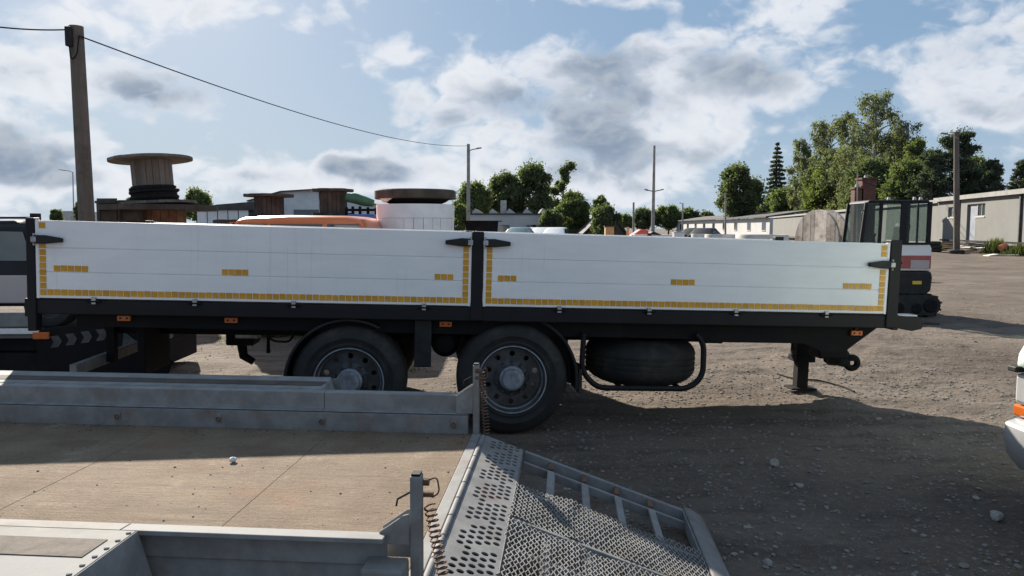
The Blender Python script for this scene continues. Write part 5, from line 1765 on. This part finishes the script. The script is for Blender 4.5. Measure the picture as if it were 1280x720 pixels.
tyre_stack(1167, 47.0, 3, ['bottom old tyre of the stack beside the excavator, by the shed', 'middle old tyre of the stack beside the excavator, by the shed', 'top old tyre of the stack beside the excavator, by the shed'])
tyre_stack(1196, 45.4, 1, ['single old tyre round the foot of the brown wooden lamp pole'])
for k, (px, Y, mt, nm, lb) in enumerate(((1177, 47.2, M_yellow, 'yellow_frame', 'yellow metal frame among rubbish by the shed'), (1184, 47, M_wood, 'pallet', 'weathered pallet leaning low beside the yellow frame'), (1208, 47, M_woodR, 'timber_pile', 'pile of pale broken timber right of the lamp pole'), (1222, 46, M_wood2, 'timber_pile', 'pile of dark scrap timber before the shed window'))):
    q_ = P(px, 300, Y)
    t_ = thing(nm, lb, nm.split('_')[-1], (q_.x, Y, gz(q_.x, Y)))
    for j in range(7):
        a = random.uniform(-.35, .35)
        z = .06 + j * .085
        MB().beam((-.55 + random.uniform(-.2, .1), random.uniform(-.3, .3), z + .02), (.55 + random.uniform(-.1, .25), random.uniform(-.3, .3), z + random.uniform(-.02, .12)), .10, .05).build('rail' if nm == 'yellow_frame' else 'plank', mt, t_)
q_ = P(1256, 303.5, 45)
rb_ = thing('red_barrel', 'faded red barrel lying in weeds before the shed', 'barrel', (q_.x, 45, gz(q_.x, 45)), (0, R(70), R(20)))
rb_.scale = (.6, .6, .6)
MB().lathe([(.0001, -.4), (.27, -.4), (.29, -.38), (.29, -.15), (.305, -.13), (.29, -.11), (.29, .11), (.305, .13), (.29, .15), (.29, .38), (.27, .4), (.0001, .4)], 24, Matrix.Translation((-.75, 0, 0))).build('shell', surf('faded_red', (.62, .20, .13), (.70, .27, .18), .6), rb_, smooth=True)
MB().lathe([(.0001, .401), (.26, .401), (.26, .41), (.0001, .41)], 24, Matrix.Translation((-.75, 0, 0))).build('lid', M_tan, rb_)
q_ = P(1254, 323, 43)
tag(MB().prism([(-.9, .0), (.9, .0), (.85, .10), (.2, .08), (-.3, .13), (-.85, .05)], -.3, .3).build('white_slab', M_conc, loc=(q_.x, 43.2, gz(q_.x, 43.2)), bevel=.02), 'pale flat slab lying on the dirt in front of the weeds', 'slab')
# weeds: blades
def weeds(name, label, px, Y, w_, h_, n):
    q_ = P(px, 300, Y)
    q = MB()
    for k in range(n):
        x, y = random.gauss(0, w_ / 2), random.gauss(0, w_ / 3)
        hh = h_ * random.uniform(.4, 1) * math.exp(-(x / w_) ** 2)
        a = random.uniform(0, 6.28)
        dx, dy = math.cos(a) * .035, math.sin(a) * .035
        lx, ly = random.uniform(-.3, .3) * hh, random.uniform(-.3, .3) * hh
        q.add([(x - dx, y - dy, 0), (x + dx, y + dy, 0), (x + lx * .5 + dx, y + ly * .5 + dy, hh * .6), (x + lx, y + ly, hh)], [(0, 1, 2, 3)])
    o = q.build(name, M_grass, fix=False, loc=(q_.x, Y, gz(q_.x, Y)))
    tag(o, label, 'weeds', kind='stuff')


weeds('weed_clump', 'clump of green weeds left of the red barrel', 1246, 45.5, .8, 1.1, 520)
weeds('weed_clump', 'patch of green weeds at the right edge by the shed', 1277, 43.5, .8, .8, 400)
for px, py, w_, lb in ((520, 462, .10, 'tiny tuft of grass seen between the two trailer wheels'), (330, 420, .5, 'patch of low grass seen under the trailer left of the wheels')):
    d = pixdir(px, py)
    q_ = Vector((0, 0, H)) + d * (-H / d.z)
    q = MB()
    for k in range(60 if w_ < .2 else 400):
        x, y = random.gauss(0, w_), random.gauss(0, w_)
        a = random.uniform(0, 6.28)
        hh = random.uniform(.02, .07) if w_ < .2 else random.uniform(.03, .12)
        q.add([(x - .008 * math.cos(a), y - .008 * math.sin(a), 0), (x + .008 * math.cos(a), y + .008 * math.sin(a), 0), (x + random.uniform(-.04, .04), y + random.uniform(-.04, .04), hh)], [(0, 1, 2)])
    tag(q.build('grass_tuft', M_grass, fix=False, loc=(q_.x, q_.y, gz(q_.x, q_.y))), lb, 'grass', kind='stuff')


# ================================================================== trees
def leaf_cloud(centers, radii, n, leaf, seed, droop=0.0, flat=1.0):
    """leaf-sized quads spread through clumps"""
    g = np.random.default_rng(seed)
    centers = np.asarray(centers, float)
    radii = np.asarray(radii, float)
    wts = radii ** 2
    wts = wts / wts.sum()
    ci = g.choice(len(centers), n, p=wts)
    d = g.normal(size=(n, 3))
    d /= np.linalg.norm(d, axis=1)[:, None]
    rad = g.random(n) ** .45
    pos = centers[ci] + d * (rad * radii[ci])[:, None] * np.array([1, 1, flat])
    if droop:
        pos[:, 2] -= g.random(n) ** 2 * droop
    a = g.normal(size=(n, 3))
    a /= np.linalg.norm(a, axis=1)[:, None]
    if droop:
        a[:, 2] *= 2.2
        a /= np.linalg.norm(a, axis=1)[:, None]
    b = np.cross(a, g.normal(size=(n, 3)))
    b /= np.linalg.norm(b, axis=1)[:, None]
    s_ = leaf * g.uniform(.5, 1.3, n)[:, None]
    v = np.stack([pos - a * s_, pos - b * s_ * .55, pos + a * s_, pos + b * s_ * .55], 1).reshape(-1, 3)
    return v


def cloud_obj(name, v, mat, parent):
    me_ = bpy.data.meshes.new(name)
    n = len(v) // 4
    me_.vertices.add(len(v))
    me_.vertices.foreach_set('co', v.reshape(-1))
    me_.loops.add(len(v))
    me_.loops.foreach_set('vertex_index', np.arange(len(v)))
    me_.polygons.add(n)
    me_.polygons.foreach_set('loop_start', np.arange(n) * 4)
    me_.polygons.foreach_set('loop_total', np.full(n, 4))
    me_.update(calc_edges=True)
    return link(name, me_, mat, parent)


def tree(name, label, cat, px, py_top, Y, half_px, kind, seed, leaf_mat, bark=None, n=7000, leaf=.20, py_low=None, group='trees round the yard'):
    rr = random.Random(seed)
    n = int(n * 1.45)
    leaf = leaf * Y / 92
    top = P(px, py_top, Y)
    z0 = .4
    o = thing(name, label, cat, (top.x, Y, z0), group=group)
    h = top.z - z0
    w = half_px / F * Y
    low = (P(px, py_low, Y).z - z0) if py_low else h * .2
    low = max(low, .1)
    cs, rs, limbs = [], [], []
    if kind in ('round', 'bush', 'loose'):
        nb = 60 if kind != 'loose' else 34
        for k in range(nb):
            t_ = (k + rr.random()) / nb
            z = low + (h - low) * (.06 + .86 * t_)
            env = w * math.sqrt(max(.05, 1 - ((t_ - .42) / .62) ** 2)) * (.85 if kind == 'loose' else .92)
            a = rr.uniform(0, 6.28)
            rad = env * rr.uniform(.30, .86)
            c_ = (rad * math.cos(a), rad * math.sin(a), z)
            r_ = w * rr.uniform(.15, .30) * (1 if kind != 'loose' else .7)
            cs.append(c_)
            rs.append(r_)
            limbs.append((c_, r_))
        cs.append((rr.uniform(-.1, .1) * w, 0, h - w * .22))
        rs.append(w * .22)
    elif kind == 'birch':
        for k in range(110):
            t_ = (k + rr.random()) / 110
            z = low + (h - low) * t_ * .98
            env = w * (1 - .62 * t_ ** 1.5) * (.55 + .45 * min(1, t_ * 4))
            a = rr.uniform(0, 6.28)
            rad = env * rr.uniform(.2, 1)
            c_ = (rad * math.cos(a), rad * math.sin(a), z)
            r_ = w * rr.uniform(.08, .16)
            cs.append(c_)
            rs.append(r_)
            limbs.append((c_, r_))
    elif kind == 'spruce':
        for k in range(17):
            t_ = k / 16
            z = low + (h - low) * t_
            env = w * (1 - t_) ** .85 + .08
            for j in range(6):
                a = j * 1.05 + k * .5 + rr.uniform(-.2, .2)
                for f_ in (.35, .7, 1.0):
                    e = env * rr.uniform(.75, 1.1)
                    cs.append((e * f_ * math.cos(a), e * f_ * math.sin(a), z - .28 * f_ * e))
                    rs.append(.10 * w + .16 * (1 - t_))
                limbs.append(((env * math.cos(a), env * math.sin(a), z - .28 * env), .1))
    elif kind == 'pine':
        for k in range(44):
            t_ = (k + rr.random()) / 44
            z = low + (h - low) * t_ * .97
            env = w * (1.0 - .62 * t_) * rr.uniform(.45, 1.05)
            a = rr.uniform(0, 6.28)
            for f_ in (.55, .8, 1.0):
                cs.append((env * f_ * math.cos(a), env * f_ * math.sin(a), z + .12 * f_ * env))
                rs.append(w * rr.uniform(.11, .21))
            limbs.append(((env * math.cos(a), env * math.sin(a), z + .12 * env), .1))
    elif kind == 'mistletoe':
        for k in range(20):
            t_ = (k + rr.random()) / 20
            z = low + (h - low) * (.12 + .86 * t_)
            env = w * (1.0 - .6 * t_)
            a = rr.uniform(0, 6.28)
            rad = env * rr.uniform(.15, 1)
            c_ = (rad * math.cos(a), rad * math.sin(a), z)
            cs.append(c_)
            rs.append(w * rr.uniform(.12, .25))
            limbs.append((c_, .1))
    fl = {'pine': .55, 'spruce': .7}.get(kind, .85)
    v = leaf_cloud(cs, rs, n, leaf, seed, droop=(1.1 if kind == 'birch' else 0), flat=fl)
    if kind not in ('spruce',):
        v2 = leaf_cloud(cs, np.array(rs) * 1.55, n // 3, leaf * .8, seed + 900, flat=1)
        v = np.concatenate([v, v2])
    v[:, 2] = np.maximum(v[:, 2], .05)
    cloud_obj('crown', v, leaf_mat, o)
    q = MB()
    tr_ = .025 * h + .05
    lean = rr.uniform(-.03, .03) * h
    hh = h * (.97 if kind in ('birch', 'spruce', 'pine', 'mistletoe') else .75)
    q.tube([(0, 0, -.2), (lean * .3, 0, hh * .3), (lean * .7, 0, hh * .65), (lean, 0, hh)], [tr_, tr_ * .8, tr_ * .5, tr_ * .12], 8)
    for c_, r_ in limbs[::1 if len(limbs) < 50 else 2]:
        c_ = Vector(c_)
        zz = max(.1 * h, min(hh * .95, c_.z - c_.xy.length * (.55 if kind not in ('spruce',) else -.1)))
        st_ = Vector((lean * zz / hh, 0, zz))
        md = st_.lerp(c_, .5) + Vector((0, 0, .06 * (c_ - st_).length))
        q.tube([st_, md, c_], [tr_ * .28, tr_ * .16, tr_ * .05], 5, caps=False)
    if kind == 'birch':           # fine hanging twigs
        for c_, r_ in limbs:
            for _ in range(3):
                p0 = Vector(c_) + Vector((rr.uniform(-1, 1), rr.uniform(-1, 1), rr.uniform(-.3, .6))) * r_
                q.tube([p0, p0 + Vector((rr.uniform(-.25, .25), rr.uniform(-.25, .25), rr.uniform(-.9, .5)))], [.022, .010], 3, caps=False)
    q.build('trunk', bark or M_bark, o, smooth=True, fix=False)
    return o


# centre group
tree('broadleaf_tree', 'bushy tree behind the centre lamp pole, leftmost of the centre group', 'tree', 592, 229, 86, 29, 'round', 1, M_leaf, py_low=272, n=5200)
tree('broadleaf_tree', 'dense dark tree right of the centre lamp pole behind the white hall', 'tree', 632, 217, 90, 34, 'round', 2, M_leafd, py_low=275, n=6500)
tree('broadleaf_tree', 'tallest dark tree of the centre group behind the white hall', 'tree', 662, 205, 88, 34, 'round', 3, M_leafd, py_low=276, n=7500)
tree('broadleaf_tree', 'sparse tree with round dark mistletoe tufts right of the dark trees', 'tree', 706, 206, 90, 23, 'mistletoe', 4, M_leafd, py_low=280, n=3400)
tree('broadleaf_tree', 'large green bush left of the ivy house', 'tree', 718, 241, 74, 28, 'bush', 5, M_leaf, py_low=296, n=6500)
tree('broadleaf_tree', 'dark low bush under the mistletoe tree', 'bush', 690, 262, 70, 18, 'bush', 6, M_leafd, py_low=294, n=2600)
tree('broadleaf_tree', 'light leafy tree growing over the roof of the ivy house', 'tree', 752, 244, 68, 16, 'loose', 7, M_leafl, py_low=280, n=2200)
tree('ivy_bush', 'dense ivy covering the front of the gabled house', 'ivy', 757, 258, 64, 24, 'bush', 8, M_leafd, py_low=296, n=4500, leaf=.2)
tree('broadleaf_tree', 'pale green shrub left of the white hall beside the clad drum', 'bush', 574, 255, 66, 12, 'bush', 9, M_leafl, py_low=290, n=2200)
# far hedge line
for k, (px, yt, hw_, lb) in enumerate(((806, 262, 20, 'far green tree just left of the tall thin pole'), (836, 259, 22, 'far green tree just right of the tall thin pole'), (862, 262, 16, 'far green tree behind the far street lamp'), (780, 270, 14, 'far low green tree right of the ivy house'), (884, 266, 14, 'far low tree left of the big dark tree'))):
    tree('broadleaf_tree', lb, 'tree', px, yt, 150, hw_, 'bush', 20 + k, M_leaf if k % 2 else M_leafd, py_low=284, n=2600)
# right group
tree('broadleaf_tree', 'big round dark tree beyond the far white shed', 'tree', 925, 205, 112, 33, 'round', 40, M_leafd, py_low=272, n=8000)
tree('spruce_tree', 'single thin dark spruce between big dark tree and birches', 'tree', 972, 180, 165, 18, 'spruce', 41, M_needle, py_low=262, n=5200, leaf=.17)
for k, (px, yt, hw_, n_, lb) in enumerate(((1004, 172, 24, 3000, 'slender pale birch, leftmost of the birches right of the spruce'), (1032, 150, 34, 4400, 'pale birch second from left among the birches'), (1064, 138, 42, 5200, 'pale birch third from left among the birches'), (1098, 114, 48, 6600, 'tallest birch rising above the brown chimneys'), (1132, 150, 42, 5200, 'pale birch right of the tallest one'))):
    tree('birch_tree', lb, 'tree', px, yt, (140, 124, 112, 102, 98)[k], hw_, 'birch', 50 + k, M_birch, M_barkb, py_low=268, n=n_, leaf=.15)
tree('broadleaf_tree', 'low green tree at the foot of the birches, left', 'tree', 985, 236, 152, 26, 'bush', 60, M_leaf, py_low=282, n=4200)
tree('broadleaf_tree', 'broad green tree at the foot of the birches, middle', 'tree', 1030, 212, 122, 34, 'bush', 61, M_leafl, py_low=280, n=5600)
tree('broadleaf_tree', 'dark green tree directly behind the brown chimneys', 'tree', 1090, 196, 97, 38, 'round', 62, M_leafd, py_low=270, n=6500)
tree('broadleaf_tree', 'light leafy tree right of the birches behind the shed', 'tree', 1150, 172, 92, 26, 'round', 63, M_leaf, py_low=262, n=5600)
tree('pine_tree', 'dark spreading pine behind the brown wooden lamp pole', 'tree', 1200, 166, 88, 38, 'pine', 64, M_needle, py_low=248, n=12000, leaf=.17)
tree('pine_tree', 'dark pine left of the wooden lamp pole above the shed roof', 'tree', 1165, 188, 84, 28, 'pine', 65, M_needle, py_low=252, n=9000, leaf=.17)
tree('pine_tree', 'small dark pine right of the wooden lamp pole above the roof', 'tree', 1240, 200, 84, 19, 'pine', 66, M_needle, py_low=246, n=4200, leaf=.18)
tree('pine_tree', 'dark pine cut off by the right edge above the roof', 'tree', 1276, 200, 80, 13, 'pine', 67, M_needle, py_low=242, n=2400, leaf=.18)
tree('broadleaf_tree', 'low mixed green tree filling between birches and pines above the shed', 'tree', 1135, 200, 88, 34, 'round', 68, M_leaf, py_low=262, n=5600)
tree('broadleaf_tree', 'dark green tree behind the shed roof below the spruce', 'tree', 962, 246, 160, 26, 'bush', 69, M_leafd, py_low=280, n=3000)
tree('broadleaf_tree', 'broad dark tree between the wooden lamp pole and the small pine', 'tree', 1222, 196, 96, 30, 'round', 74, M_leafd, py_low=250, n=5200)
for k, (px, yt, Y, hw_, lb) in enumerate(((1016, 196, 150, 30, 'soft green tree filling behind the two leftmost birches'), (1050, 182, 132, 34, 'soft green tree filling behind the third birch'), (1082, 166, 118, 34, 'soft green tree filling behind the tallest birch, left side'), (1116, 164, 112, 34, 'soft green tree filling behind the tallest birch, right side'))):
    tree('broadleaf_tree', lb, 'tree', px, yt, Y, hw_, 'round', 80 + k, M_birch, py_low=262, n=3600, leaf=.16)
# left
tree('broadleaf_tree', 'round green tree right of the tall pale drum', 'tree', 248, 238, 84, 22, 'bush', 70, M_leaf, py_low=276, n=3800)
tree('broadleaf_tree', 'small green tree peeping behind the tall pale drum', 'tree', 165, 246, 88, 12, 'bush', 71, M_leafl, py_low=276, n=1600)
tree('broadleaf_tree', 'small dark tree left of the leaning utility pole', 'tree', 101, 251, 70, 9, 'bush', 72, M_leafd, py_low=280, n=1500)
tree('broadleaf_tree', 'tiny green tree beside the small house', 'tree', 70, 262, 90, 9, 'bush', 73, M_leaf, py_low=280, n=1200)
